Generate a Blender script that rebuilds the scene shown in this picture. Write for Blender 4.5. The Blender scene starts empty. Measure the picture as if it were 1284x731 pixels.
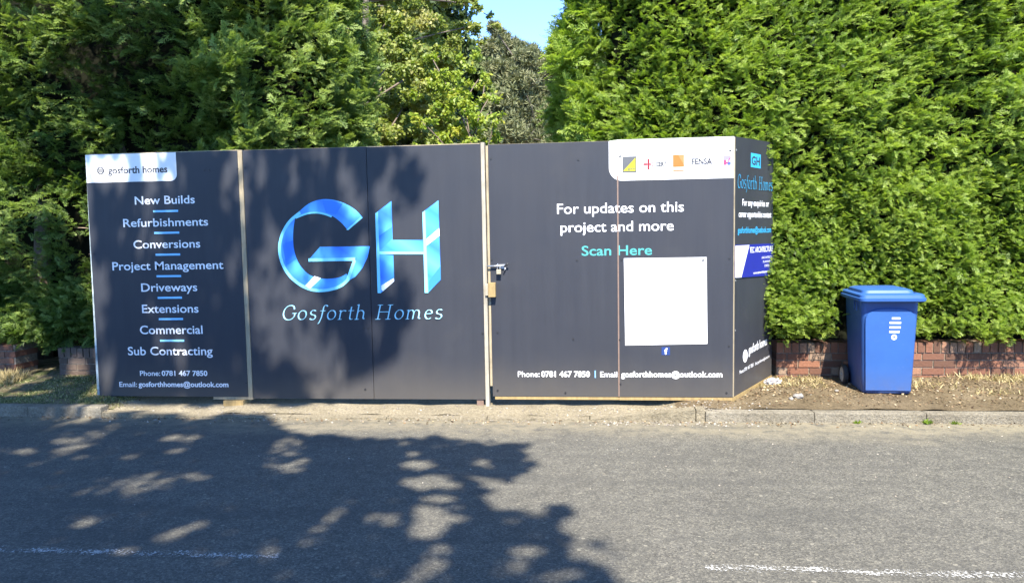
import bpy, bmesh, math, random
import numpy as np
from mathutils import Vector, Matrix

# ------------------------------------------------------------------ camera, sky, sun, exposure
S = bpy.context.scene
C = S.collection
EYE = 1.65
YAW, PITCH, ROLL = math.radians(5.7), math.radians(4.4), math.radians(1.0)
FPX, PW, PH = 930.0, 1284.0, 731.0
_fw = Vector((-math.sin(YAW) * math.cos(PITCH), math.cos(YAW) * math.cos(PITCH), -math.sin(PITCH)))
_r0 = Vector((math.cos(YAW), math.sin(YAW), 0.0))
_u0 = _r0.cross(_fw)
_rt = _r0 * math.cos(ROLL) - _u0 * math.sin(ROLL)
_up = _r0 * math.sin(ROLL) + _u0 * math.cos(ROLL)
cam = bpy.data.objects.new('camera', bpy.data.cameras.new('camera'))
C.objects.link(cam)
cam.matrix_world = Matrix(((_rt.x, _up.x, -_fw.x, 0), (_rt.y, _up.y, -_fw.y, 0), (_rt.z, _up.z, -_fw.z, EYE), (0, 0, 0, 1)))
cam.data.sensor_width = 36.0
cam.data.lens = 36.0 * FPX / PW
cam.data.clip_end = 2000
S.camera = cam

SUN_EL, SUN_AZ = math.radians(52), math.radians(10)      # azimuth: to the right of straight behind the camera
sun_dir = Vector((math.sin(SUN_AZ) * math.cos(SUN_EL), -math.cos(SUN_AZ) * math.cos(SUN_EL), math.sin(SUN_EL)))  # towards the sun
W = bpy.data.worlds.new("World"); S.world = W; W.use_nodes = True
nt = W.node_tree
sky = nt.nodes.new('ShaderNodeTexSky'); sky.sky_type = 'NISHITA'; sky.sun_disc = False
sky.sun_elevation = SUN_EL; sky.sun_rotation = math.pi - SUN_AZ
sky.air_density = 0.6; sky.dust_density = 0.0; sky.ozone_density = 8.0
nt.links.new(sky.outputs[0], nt.nodes['Background'].inputs[0])
nt.nodes['Background'].inputs[1].default_value = 0.14
sl = bpy.data.lights.new('sun', 'SUN'); sl.energy = 3.5; sl.angle = math.radians(0.53); sl.color = (1.0, 0.93, 0.82)
so = bpy.data.objects.new('sun', sl); C.objects.link(so)
so.rotation_euler = sun_dir.to_track_quat('Z', 'Y').to_euler(); so.location = (3, -12, 14)
S.view_settings.view_transform = 'Standard'; S.view_settings.look = 'None'
S.view_settings.exposure = 2.37; S.view_settings.gamma = 1.0; S.view_settings.use_curve_mapping = False
S.render.engine = 'CYCLES'
S.cycles.use_denoising = True
S.cycles.max_bounces = 6; S.cycles.transparent_max_bounces = 8

rnd = random.Random(7)
rng = np.random.default_rng(11)

def ray(px, py):
    return _fw + _rt * ((px - PW / 2) / FPX) - _up * ((py - PH / 2) / FPX)
def on_y(px, py, Y):                      # point of the photo on the vertical plane y = Y
    d = ray(px, py); t = Y / d.y
    return Vector((d.x * t, Y, EYE + d.z * t))
def on_z(px, py, z=0.0):
    d = ray(px, py); t = (z - EYE) / d.z
    return Vector((d.x * t, d.y * t, z))

# ------------------------------------------------------------------ material helpers
def new_mat(name):
    m = bpy.data.materials.new(name); m.use_nodes = True
    return m, m.node_tree, m.node_tree.nodes['Principled BSDF']
def nd(t, kind, **kw):
    n = t.nodes.new(kind)
    for k, v in kw.items():
        if hasattr(n, k): setattr(n, k, v)
        else: n.inputs[k.replace('_', ' ')].default_value = v
    return n
def coords(t, scale=(1, 1, 1)):
    c = t.nodes.new('ShaderNodeNewGeometry'); mp = t.nodes.new('ShaderNodeMapping')
    mp.inputs['Scale'].default_value = scale
    t.links.new(c.outputs['Position'], mp.inputs['Vector'])
    return mp.outputs['Vector']
def noise(t, vec, scale, detail=4, rough=0.6):
    n = t.nodes.new('ShaderNodeTexNoise'); n.inputs['Scale'].default_value = scale
    n.inputs['Detail'].default_value = detail; n.inputs['Roughness'].default_value = rough
    t.links.new(vec, n.inputs['Vector']); return n.outputs['Fac']
def ramp(t, fac, stops):
    r = t.nodes.new('ShaderNodeValToRGB'); e = r.color_ramp.elements
    while len(e) < len(stops): e.new(0.5)
    for i, (p, c) in enumerate(stops):
        e[i].position = p; e[i].color = (*c, 1) if len(c) == 3 else c
    t.links.new(fac, r.inputs[0]); return r.outputs[0]
def mix(t, fac, a, b, blend='MIX'):
    m = t.nodes.new('ShaderNodeMix'); m.data_type = 'RGBA'; m.blend_type = blend
    for s, v in ((m.inputs[0], fac), (m.inputs[6], a), (m.inputs[7], b)):
        if hasattr(v, 'is_linked') or hasattr(v, 'links'): t.links.new(v, s)
        elif isinstance(v, (int, float)): s.default_value = v
        else: s.default_value = (*v, 1)
    return m.outputs[2]
def math_n(t, op, a, b=None, c=None):
    m = t.nodes.new('ShaderNodeMath'); m.operation = op
    for i, v in enumerate((a, b, c)):
        if v is None: continue
        if hasattr(v, 'links'): t.links.new(v, m.inputs[i])
        else: m.inputs[i].default_value = v
    return m.outputs[0]
def bump(t, bsdf, height, strength, dist=0.01):
    b = t.nodes.new('ShaderNodeBump'); b.inputs['Strength'].default_value = strength; b.inputs['Distance'].default_value = dist
    t.links.new(height, b.inputs['Height']); t.links.new(b.outputs[0], bsdf.inputs['Normal'])
def simple(name, c, rough=0.6, var=0.15, scale=20, spec=0.5, metal=0.0, bmp=0.0):
    m, t, b = new_mat(name)
    v = coords(t); f = noise(t, v, scale)
    lo = tuple(x * (1 - var) for x in c); hi = tuple(min(1, x * (1 + var)) for x in c)
    t.links.new(ramp(t, f, [(0.3, lo), (0.7, hi)]), b.inputs['Base Color'])
    b.inputs['Roughness'].default_value = rough; b.inputs['Specular IOR Level'].default_value = spec; b.inputs['Metallic'].default_value = metal
    if bmp: bump(t, b, f, bmp)
    return m
def smooth(t, x, lo, hi):
    m = t.nodes.new('ShaderNodeMapRange'); m.interpolation_type = 'SMOOTHSTEP'
    t.links.new(x, m.inputs[0]); m.inputs[1].default_value = lo; m.inputs[2].default_value = hi
    return m.outputs[0]
def pos_xyz(t):
    g = t.nodes.new('ShaderNodeNewGeometry'); s = t.nodes.new('ShaderNodeSeparateXYZ')
    t.links.new(g.outputs['Position'], s.inputs[0]); return s.outputs

def mat_asphalt():
    m, t, b = new_mat('worn_asphalt')
    v = coords(t); x, y, z = pos_xyz(t)
    big = noise(t, v, 0.7, 4); streak = noise(t, coords(t, (0.35, 3.0, 1)), 1.4, 5); mid = noise(t, v, 9, 5, 0.7)
    c = ramp(t, big, [(0.3, (0.0704, 0.0686, 0.0625)), (0.7, (0.1074, 0.1038, 0.0942))])
    c = mix(t, math_n(t, 'MULTIPLY', ramp(t, streak, [(0.5, (0, 0, 0)), (0.72, (1, 1, 1))]), 0.45), c, (0.1232, 0.1179, 0.1038))
    c = mix(t, 0.5, c, ramp(t, mid, [(0.3, (0.0528, 0.0510, 0.0466)), (0.7, (0.1232, 0.1179, 0.1056))]))
    vo = nd(t, 'ShaderNodeTexVoronoi'); vo.inputs['Scale'].default_value = 105; t.links.new(v, vo.inputs['Vector'])
    sp = t.nodes.new('ShaderNodeSeparateColor'); t.links.new(vo.outputs['Color'], sp.inputs[0])
    c = mix(t, 0.6, c, ramp(t, sp.outputs[0], [(0.0, (0.25, 0.25, 0.26)), (0.45, (0.75, 0.75, 0.75)), (0.8, (1.1, 1.08, 1.03)), (1.0, (1.9, 1.85, 1.7))]), 'MULTIPLY')
    fine = noise(t, v, 190, 2, 0.5)
    c = mix(t, 0.45, c, ramp(t, fine, [(0.35, (0.45, 0.45, 0.45)), (0.65, (1.55, 1.53, 1.5))]), 'MULTIPLY')
    # crumbs of pale grit
    vg = nd(t, 'ShaderNodeTexVoronoi'); vg.inputs['Scale'].default_value = 14; t.links.new(v, vg.inputs['Vector'])
    sg = t.nodes.new('ShaderNodeSeparateColor'); t.links.new(vg.outputs['Color'], sg.inputs[0])
    grit = math_n(t, 'MULTIPLY', math_n(t, 'LESS_THAN', vg.outputs['Distance'], 0.16), math_n(t, 'GREATER_THAN', sg.outputs[1], 0.87))
    c = mix(t, math_n(t, 'MULTIPLY', grit, 0.45), c, (0.2640, 0.2464, 0.2024))
    # sandy dust swept to the channel along the kerb
    dust = math_n(t, 'MULTIPLY', smooth(t, math_n(t, 'ADD', y, math_n(t, 'MULTIPLY', big, 1.2)), 6.3, 7.05), smooth(t, mid, 0.25, 0.6))
    c = mix(t, math_n(t, 'MULTIPLY', dust, 0.8), c, (0.1936, 0.1672, 0.1170))
    trail = noise(t, coords(t, (0.25, 1.6, 1)), 2.0, 3, 0.5)
    c = mix(t, math_n(t, 'MULTIPLY', smooth(t, trail, 0.52, 0.68), 0.38), c, (0.05, 0.049, 0.046))
    c = mix(t, 1.0, c, (0.97, 0.965, 0.9), 'MULTIPLY')
    t.links.new(c, b.inputs['Base Color']); b.inputs['Roughness'].default_value = 0.85; b.inputs['Specular IOR Level'].default_value = 0.3
    h = math_n(t, 'ADD', math_n(t, 'MULTIPLY', fine, 0.6), vo.outputs['Distance'])
    bump(t, b, h, 0.35, 0.005)
    return m
def mat_line(worn):
    m, t, b = new_mat('worn_road_paint')
    v = coords(t); f = noise(t, v, 75, 3, 0.75); g = noise(t, coords(t, (1, 3, 1)), 6, 3)
    a = math_n(t, 'ADD', f, math_n(t, 'MULTIPLY', math_n(t, 'SUBTRACT', g, 0.5), 0.5))
    tc = t.nodes.new('ShaderNodeTexCoord'); s = t.nodes.new('ShaderNodeSeparateXYZ'); t.links.new(tc.outputs['Generated'], s.inputs[0])
    edge = math_n(t, 'MULTIPLY', math_n(t, 'ABSOLUTE', math_n(t, 'SUBTRACT', s.outputs[1], 0.5)), 0.22)
    a = smooth(t, math_n(t, 'SUBTRACT', a, edge), worn, worn + 0.12)
    b.inputs['Base Color'].default_value = (0.33, 0.325, 0.3, 1); b.inputs['Roughness'].default_value = 0.8
    t.links.new(a, b.inputs['Alpha']); return m
ALB = 0.57
def dim(c): return tuple(v * ALB for v in c)
def mat_soil(name, cols, grassy):
    cols = [dim(c) for c in cols]; grassy = dim(grassy) if grassy else None
    m, t, b = new_mat(name)
    v = coords(t); a = noise(t, v, 3.5, 6, 0.65); f = noise(t, v, 45, 5, 0.7); p = noise(t, v, 140, 3, 0.6)
    c = ramp(t, a, [(0.3, cols[0]), (0.55, cols[1]), (0.75, cols[2])])
    c = mix(t, 0.65, c, ramp(t, f, [(0.3, (0.4, 0.4, 0.4)), (0.68, (1.5, 1.48, 1.4))]), 'MULTIPLY')
    c = mix(t, 0.4, c, ramp(t, p, [(0.35, (0.5, 0.5, 0.5)), (0.65, (1.5, 1.5, 1.5))]), 'MULTIPLY')
    if grassy:
        c = mix(t, smooth(t, noise(t, v, 6, 5), 0.45, 0.6), c, grassy)
    t.links.new(c, b.inputs['Base Color']); b.inputs['Roughness'].default_value = 0.95; b.inputs['Specular IOR Level'].default_value = 0.15
    bump(t, b, math_n(t, 'ADD', f, math_n(t, 'MULTIPLY', p, 0.5)), 0.9, 0.02)
    return m
def mat_board():
    m, t, b = new_mat('navy_printed_board')
    v = coords(t); f = noise(t, coords(t, (9, 9, 0.6)), 1.2, 4); g = noise(t, v, 2.2, 5)
    c = ramp(t, f, [(0.3, (0.0225, 0.0245, 0.031)), (0.7, (0.027, 0.029, 0.0355))])
    c = mix(t, math_n(t, 'MULTIPLY', smooth(t, g, 0.55, 0.75), 0.15), c, (0.05, 0.05, 0.048))
    x, y, z = pos_xyz(t)
    splash = math_n(t, 'MULTIPLY', math_n(t, 'SUBTRACT', 1.0, smooth(t, math_n(t, 'ADD', z, math_n(t, 'MULTIPLY', g, 0.5)), 0.3, 0.85)), 0.5)
    c = mix(t, splash, c, (0.085, 0.075, 0.06))
    t.links.new(c, b.inputs['Base Color'])
    t.links.new(ramp(t, g, [(0.3, (0.46, 0.46, 0.46)), (0.7, (0.6, 0.6, 0.6))]), b.inputs['Roughness'])
    b.inputs['Specular IOR Level'].default_value = 0.28
    w = nd(t, 'ShaderNodeTexWave'); w.inputs['Scale'].default_value = 26; t.links.new(v, w.inputs['Vector'])
    bump(t, b, math_n(t, 'ADD', math_n(t, 'MULTIPLY', w.outputs['Fac'], 0.15), noise(t, v, 1.3, 2)), 0.12, 0.01)
    return m
def mat_wood(name, c):
    m, t, b = new_mat(name)
    f = noise(t, coords(t, (30, 30, 3)), 1.5, 5); g = noise(t, coords(t), 6, 3)
    col = ramp(t, f, [(0.3, tuple(x * 0.7 for x in c)), (0.7, tuple(x * 1.15 for x in c))])
    col = mix(t, math_n(t, 'MULTIPLY', smooth(t, g, 0.5, 0.75), 0.5), col, tuple(x * 0.5 for x in c))
    t.links.new(col, b.inputs['Base Color']); b.inputs['Roughness'].default_value = 0.75; bump(t, b, f, 0.3, 0.004)
    return m
def mat_tint(name, stops, rough=0.6, trans=0.0, spec=0.3, bmp=0.0, tcol=None):
    m, t, b = new_mat(name)
    at = t.nodes.new('ShaderNodeAttribute'); at.attribute_name = 'tint'
    c = ramp(t, at.outputs['Fac'], stops)
    if bmp:
        f = noise(t, coords(t), 60, 4); c = mix(t, 0.5, c, ramp(t, f, [(0.3, (0.6, 0.6, 0.6)), (0.7, (1.3, 1.3, 1.3))]), 'MULTIPLY'); bump(t, b, f, bmp, 0.01)
    t.links.new(c, b.inputs['Base Color']); b.inputs['Roughness'].default_value = rough; b.inputs['Specular IOR Level'].default_value = spec
    if trans:
        tr = t.nodes.new('ShaderNodeBsdfTranslucent'); mx = t.nodes.new('ShaderNodeMixShader')
        t.links.new(mix(t, 1.0, c, tcol or (1.25, 1.3, 0.6), 'MULTIPLY'), tr.inputs[0])
        mx.inputs[0].default_value = trans
        t.links.new(b.outputs[0], mx.inputs[1]); t.links.new(tr.outputs[0], mx.inputs[2])
        t.links.new(mx.outputs[0], t.nodes['Material Output'].inputs[0])
    return m
def mat_print(name, c, rough=0.5):
    return simple(name, c, rough, 0.05, 8, 0.4)

# ------------------------------------------------------------------ object helpers
def tag(o, label=None, cat=None, group=None, kind=None):
    if label: o['label'] = label
    if cat: o['category'] = cat
    if group: o['group'] = group
    if kind: o['kind'] = kind
    return o
def thing(name, label, cat, loc=(0, 0, 0), group=None):
    o = bpy.data.objects.new(name, None); C.objects.link(o); o.location = loc; o.empty_display_size = 0.1
    return tag(o, label, cat, group)
def link_mesh(name, me, m, parent=None):
    o = bpy.data.objects.new(name, me); C.objects.link(o)
    if m is not None: me.materials.append(m)
    if parent is not None:
        o.parent = parent
        p = parent; off = Vector((0, 0, 0))
        while p is not None: off += p.location; p = p.parent
        o.location = -off                # mesh data stay in world coordinates
    return o
def bm_obj(name, bm, m, parent=None, sm=False):
    me = bpy.data.meshes.new(name); bmesh.ops.recalc_face_normals(bm, faces=bm.faces); bm.to_mesh(me); bm.free()
    if sm: me.polygons.foreach_set('use_smooth', [True] * len(me.polygons))
    return link_mesh(name, me, m, parent)
def add_box(bm, x0, x1, y0, y1, z0, z1, bev=0.0, rot=None, piv=None):
    g = bmesh.ops.create_cube(bm, size=1.0)
    vs = g['verts']
    for v in vs: v.co = Vector(((v.co.x + .5) * (x1 - x0) + x0, (v.co.y + .5) * (y1 - y0) + y0, (v.co.z + .5) * (z1 - z0) + z0))
    if bev:
        es = list({e for v in vs for e in v.link_edges})
        r = bmesh.ops.bevel(bm, geom=es, offset=bev, segments=2, affect='EDGES', profile=0.6); vs = list({v for f in r['faces'] for v in f.verts} | {v for v in vs if v.is_valid})
    if rot is not None: bmesh.ops.rotate(bm, verts=vs, cent=piv or Vector(((x0 + x1) / 2, (y0 + y1) / 2, z0)), matrix=rot)
    return vs
def box(name, x0, x1, y0, y1, z0, z1, m, parent=None, bev=0.0, rot=None, piv=None):
    bm = bmesh.new(); add_box(bm, x0, x1, y0, y1, z0, z1, bev, rot, piv)
    return bm_obj(name, bm, m, parent)
def tube_bm(bm, pts, radii, seg=8, cap=True):
    rings = []
    n = len(pts)
    for i, p in enumerate(pts):
        d = (Vector(pts[min(i + 1, n - 1)]) - Vector(pts[max(i - 1, 0)])).normalized()
        a = d.orthogonal().normalized() if abs(d.z) > 0.95 else d.cross(Vector((0, 0, 1))).normalized()
        b = d.cross(a)
        rings.append([bm.verts.new(Vector(p) + (a * math.cos(2 * math.pi * k / seg) + b * math.sin(2 * math.pi * k / seg)) * radii[i]) for k in range(seg)])
    for r0, r1 in zip(rings, rings[1:]):
        for k in range(seg): bm.faces.new((r0[k], r0[(k + 1) % seg], r1[(k + 1) % seg], r1[k]))
    if cap:
        bm.faces.new(rings[0][::-1]); bm.faces.new(rings[-1])
def poly_mesh(name, V, k, m, parent=None, tint=None, sm=False):
    """V: (n,k,3) array of separate k-gons -> one mesh, with a per-face 'tint'."""
    V = np.asarray(V, dtype=np.float32); n = V.shape[0]
    me = bpy.data.meshes.new(name)
    me.vertices.add(n * k); me.loops.add(n * k); me.polygons.add(n)
    me.vertices.foreach_set('co', V.reshape(-1))
    me.loops.foreach_set('vertex_index', np.arange(n * k, dtype=np.int32))
    me.polygons.foreach_set('loop_start', np.arange(0, n * k, k, dtype=np.int32))
    me.update(calc_edges=True)
    if tint is not None:
        a = me.attributes.new('tint', 'FLOAT', 'FACE'); a.data.foreach_set('value', np.asarray(tint, dtype=np.float32))
    me.validate()
    return link_mesh(name, me, m, parent)
def unit(a):
    return a / np.maximum(np.linalg.norm(a, axis=-1, keepdims=True), 1e-9)
_N = [(np.sin, rng.uniform(0, 6.28, 3), rng.normal(0, 1, 3)) for _ in range(10)]
def fnoise(p, scale, seed=0):
    """cheap smooth pseudo-noise in about [-1,1]"""
    p = np.asarray(p) * scale; r = np.random.default_rng(1000 + seed); out = 0.0
    for k in range(6):
        d = r.normal(0, 1, 3); d /= np.linalg.norm(d); fr = r.uniform(0.6, 1.8)
        out = out + np.sin(p @ d * fr * 3.0 + r.uniform(0, 6.28) + 1.3 * np.sin(p @ r.normal(0, 1, 3) + r.uniform(0, 6.28)))
    return out / 3.2

# ------------------------------------------------------------------ ground, road, kerbs
KERB_Y = 6.46
def sstep(a, b, x):
    t = np.clip((x - a) / (b - a), 0, 1); return t * t * (3 - 2 * t)
def height(x, y):
    verge = np.clip(0.09 + 0.082 * (y - 6.5), 0.09, 0.2)
    drive = 0.012 + 0.04 * sstep(6.46, 6.85, y) + 0.05 * sstep(7.5, 12, y)
    w = sstep(-4.25, -4.75, x) + sstep(0.55, 1.05, x)
    w = np.clip(w, 0, 1)
    hgt = drive * (1 - w) + verge * w
    p = np.stack([x, y, np.zeros_like(x)], -1)
    return hgt + 0.008 * fnoise(p, 2.5, 1) + 0.004 * fnoise(p, 9, 2)
def ground_patch(name, x0, x1, y0, y1, nx, ny, m, xbias=None):
    xs = np.linspace(x0, x1, nx) if xbias is None else xbias; ys = np.concatenate([np.linspace(y0, 8.0, ny), np.linspace(8.3, y1, 20)])
    X, Y = np.meshgrid(xs, ys); Z = height(X, Y)
    me = bpy.data.meshes.new(name); nx = len(xs)
    fs = [(j * nx + i, j * nx + i + 1, (j + 1) * nx + i + 1, (j + 1) * nx + i) for j in range(len(ys) - 1) for i in range(nx - 1)]
    me.from_pydata(np.stack([X, Y, Z], -1).reshape(-1, 3).tolist(), [], fs)
    me.polygons.foreach_set('use_smooth', [True] * len(me.polygons))
    return tag(link_mesh(name, me, m), kind='structure')
m_asph = mat_asphalt()
box('ground', -400, 400, -400, 400, -0.6, -0.08, mat_soil('far_soil', [(0.07, 0.06, 0.04), (0.1, 0.09, 0.05), (0.12, 0.1, 0.06)], (0.06, 0.08, 0.025)))['kind'] = 'structure'
bm = bmesh.new(); vs = [bm.verts.new(p) for p in ((-80, -9, 0), (80, -9, 0), (80, KERB_Y + 0.06, 0), (-80, KERB_Y + 0.06, 0))]; bm.faces.new(vs)
bm_obj('road', bm, m_asph)['kind'] = 'structure'
m_dirt = mat_soil('dry_dirt', [(0.15, 0.112, 0.064), (0.23, 0.178, 0.108), (0.31, 0.248, 0.16)], None)
m_turf = mat_soil('thin_dry_turf', [(0.2, 0.165, 0.09), (0.29, 0.245, 0.15), (0.35, 0.3, 0.19)], (0.13, 0.15, 0.06))
m_drive = mat_soil('dusty_concrete', [(0.3, 0.26, 0.18), (0.37, 0.32, 0.225), (0.42, 0.37, 0.27)], None)
ground_patch('driveway', -4.5, 0.8, KERB_Y + 0.1, 40, 110, 40, m_drive)
ground_patch('verge', -40, -4.5, KERB_Y + 0.1, 40, 0, 40, m_turf, np.concatenate([np.linspace(-40, -7.5, 12), np.linspace(-7.3, -4.5, 70)]))
ground_patch('verge', 0.8, 40, KERB_Y + 0.1, 40, 0, 40, m_dirt, np.concatenate([np.linspace(0.8, 5.5, 110), np.linspace(5.8, 40, 12)]))
m_kerb = mat_soil('weathered_concrete', [(0.25, 0.22, 0.165), (0.35, 0.315, 0.245), (0.42, 0.385, 0.305)], None)
def kerb(x0, x1, z1, y1=KERB_Y + 0.125, step=0.915, name='kerb'):
    bm = bmesh.new(); x = x0
    while x < x1 - 0.05:
        e = min(x + step, x1); d = rnd.uniform(-0.005, 0.005); zz = rnd.uniform(-0.005, 0.005)
        add_box(bm, x + 0.002, e - 0.002, KERB_Y + d, y1 + d, -0.1, z1 + zz, 0.011); x = e
    return tag(bm_obj(name, bm, m_kerb), kind='structure')
kerb(-30.0, -4.55, 0.1); kerb(1.02, 30, 0.086)
bm = bmesh.new()
# sloping transition stones and the flat dropped stones across the driveway
x = -4.55
while x < 1.0:
    e = min(x + 0.915, 1.02)
    def zt(q): return 0.018 + 0.09 * max(0, 1 - (q + 4.55) / 0.5) ** 1.5 * (0.35) + 0.094 * float(sstep(0.45, 1.02, np.array(q)))
    d = rnd.uniform(-0.004, 0.004)
    va = add_box(bm, x + 0.004, e - 0.004, KERB_Y + d, KERB_Y + 0.125 + d, -0.1, 0.0)
    for v in va:
        if v.co.z > -0.05: v.co.z = zt(v.co.x)
    x = e
tag(bm_obj('dropped_kerb', bm, m_drive), kind='structure')
def line(x0, x1, worn):
    bm = bmesh.new(); vs = [bm.verts.new(p) for p in ((x0, 3.56, 0.004), (x1, 3.56, 0.004), (x1, 3.645, 0.004), (x0, 3.645, 0.004))]; bm.faces.new(vs)
    tag(bm_obj('road_marking', bm, mat_line(worn)), kind='structure')
line(-5.6, -1.6, 0.465); line(0.57, 4.57, 0.465); line(6.77, 10.77, 0.47); line(-11.8, -7.8, 0.47)

# ------------------------------------------------------------------ brick walls
m_brick = mat_tint('red_brick', [(0.0, (0.085, 0.045, 0.03)), (0.3, (0.15, 0.068, 0.042)), (0.75, (0.23, 0.105, 0.06)), (1.0, (0.2, 0.145, 0.1))], 0.9, bmp=0.5)
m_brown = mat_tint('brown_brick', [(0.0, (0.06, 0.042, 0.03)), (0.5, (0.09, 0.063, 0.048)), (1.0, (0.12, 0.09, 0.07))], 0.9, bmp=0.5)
m_mort = mat_soil('lime_mortar', [(0.3, 0.26, 0.2), (0.36, 0.31, 0.25), (0.4, 0.35, 0.28)], None)
def box_quads(x0, x1, y0, y1, z0, z1):
    p = [(x0, y0, z0), (x1, y0, z0), (x1, y1, z0), (x0, y1, z0), (x0, y0, z1), (x1, y0, z1), (x1, y1, z1), (x0, y1, z1)]
    return [[p[i] for i in f] for f in ((0, 1, 5, 4), (1, 2, 6, 5), (2, 3, 7, 6), (3, 0, 4, 7), (4, 5, 6, 7), (3, 2, 1, 0))]
def courses(x0, x1, y0, y1, z0, n, mj=0.011, L=0.215, H=0.0725, soldier=False):
    Q, T = [], []
    for k in range(n):
        x = x0 - (L / 2 if k % 2 else 0)
        while x < x1 - 0.01:
            a, e = max(x, x0), min(x + L - mj, x1)
            if e - a > 0.02:
                j = rnd.uniform(-0.003, 0.003); tt = rnd.random()
                Q += box_quads(a, e, y0 + j, y1 - j, z0 + k * H, z0 + (k + 1) * H - mj); T += [tt] * 6
            x += L
    return Q, T
def brick_wall(name, x0, x1, y0, y1, z0, n, m, label, cap=True):
    w = thing(name, label, 'wall', ((x0 + x1) / 2, y0, z0))
    q, t_ = courses(x0, x1, y0, y1, z0, n); poly_mesh('brickwork', q, 4, m, w, t_)
    zt = z0 + n * 0.0725
    if cap:
        q, t_ = [], []; x = x0
        while x < x1 - 0.02:
            j = rnd.uniform(-0.004, 0.004); q += box_quads(x, min(x + 0.064, x1), y0 - 0.004 + j, y1 + 0.004, zt, zt + 0.1 + j); t_ += [rnd.random()] * 6; x += 0.075
        poly_mesh('coping', q, 4, m, w, t_)
    box('mortar', x0 + 0.003, x1 - 0.003, y0 + 0.008, y1 - 0.008, z0 - 0.1, zt + (0.088 if cap else -0.012), m_mort, w)
    return w
brick_wall('brick_wall', 1.9, 12.0, 7.60, 7.82, 0.13, 4, m_brick, 'low red brick garden wall behind the blue bin with upright coping bricks')
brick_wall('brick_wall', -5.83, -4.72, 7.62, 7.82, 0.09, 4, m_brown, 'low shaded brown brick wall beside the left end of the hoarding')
brick_wall('brick_pier', -6.85, -6.3, 7.56, 7.9, 0.1, 6, m_brick, 'sunlit red brick wall pier at the far left edge of the photo', False)
brick_wall('brick_wall', -14.0, -6.86, 7.6, 7.8, 0.1, 5, m_brick, 'low red brick garden wall running left out of the photo')

# ------------------------------------------------------------------ lettering helpers
def frame(origin, u):
    u = Vector(u).normalized(); return (Vector(origin), u, Vector((u.y, -u.x, 0)))
def text_mesh(body, bold):
    c = bpy.data.curves.new('lettering', 'FONT'); c.body = body; c.size = 1.0; c.offset = bold; c.resolution_u = 4
    o = bpy.data.objects.new('lettering_source', c); C.objects.link(o)
    bpy.context.view_layer.update()
    me = bpy.data.meshes.new_from_object(o.evaluated_get(bpy.context.evaluated_depsgraph_get()))
    bpy.data.objects.remove(o); bpy.data.curves.remove(c)
    n = len(me.vertices); a = np.empty(n * 3, dtype=np.float32); me.vertices.foreach_get('co', a)
    return me, a.reshape(-1, 3)
def put_text(body, fr, u0, u1, zb, cap, m, parent, bold=0.0, off=0.0016, name='lettering', slope=0.0):
    """one line of lettering: spans u0..u1 along the panel, baseline zb, capital height cap (metres)"""
    me, a = text_mesh(body, bold)
    x0, x1 = a[:, 0].min(), a[:, 0].max()
    U = u0 + (a[:, 0] - x0) / (x1 - x0) * (u1 - u0); Zz = zb + a[:, 1] / 0.729 * cap + slope * (U - u0)
    o, u, n = fr
    P = np.array(o)[None] + U[:, None] * np.array(u)[None] + n_arr(n, off)[None]; P[:, 2] = Zz
    me.vertices.foreach_set('co', P.astype(np.float32).reshape(-1)); me.update()
    return link_mesh(name, me, m, parent)
def n_arr(n, off): return np.array(n) * off
def put_poly(name, polys, fr, m, parent, off=0.0015, tint=None):
    """flat printed shapes: list of [(u,z),...] polygons in panel coordinates"""
    o, u, n = fr; bm = bmesh.new(); lay = bm.faces.layers.float.new('tint') if tint is not None else None
    for k, pl in enumerate(polys):
        vs = []
        for (a, z) in pl:
            p = o + u * a + n * (off + 0.00004 * k); p.z = z; vs.append(bm.verts.new(p))
        f = bm.faces.new(vs)
        if lay is not None: f[lay] = tint[k]
    if True:
        for f in bm.faces:
            f.normal_update()
            if f.normal.dot(n) < 0: f.normal_flip()
    me = bpy.data.meshes.new(name); bm.to_mesh(me); bm.free()
    return link_mesh(name, me, m, parent)
def rect(a0, a1, z0, z1): return [(a0, z0), (a1, z0), (a1, z1), (a0, z1)]
def circ(a, z, r, n=24, r2=None): return [(a + r * math.cos(2 * math.pi * k / n), z + (r2 or r) * math.sin(2 * math.pi * k / n)) for k in range(n)]
def ring(a, z, r0, r1, n=24, t0=0.0, t1=2 * math.pi):
    out = []
    for k in range(n):
        q0, q1 = t0 + (t1 - t0) * k / n, t0 + (t1 - t0) * (k + 1) / n
        out.append([(a + r * math.cos(q), z + r * math.sin(q)) for r, q in ((r0, q0), (r1, q0), (r1, q1), (r0, q1))])
    return out
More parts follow.
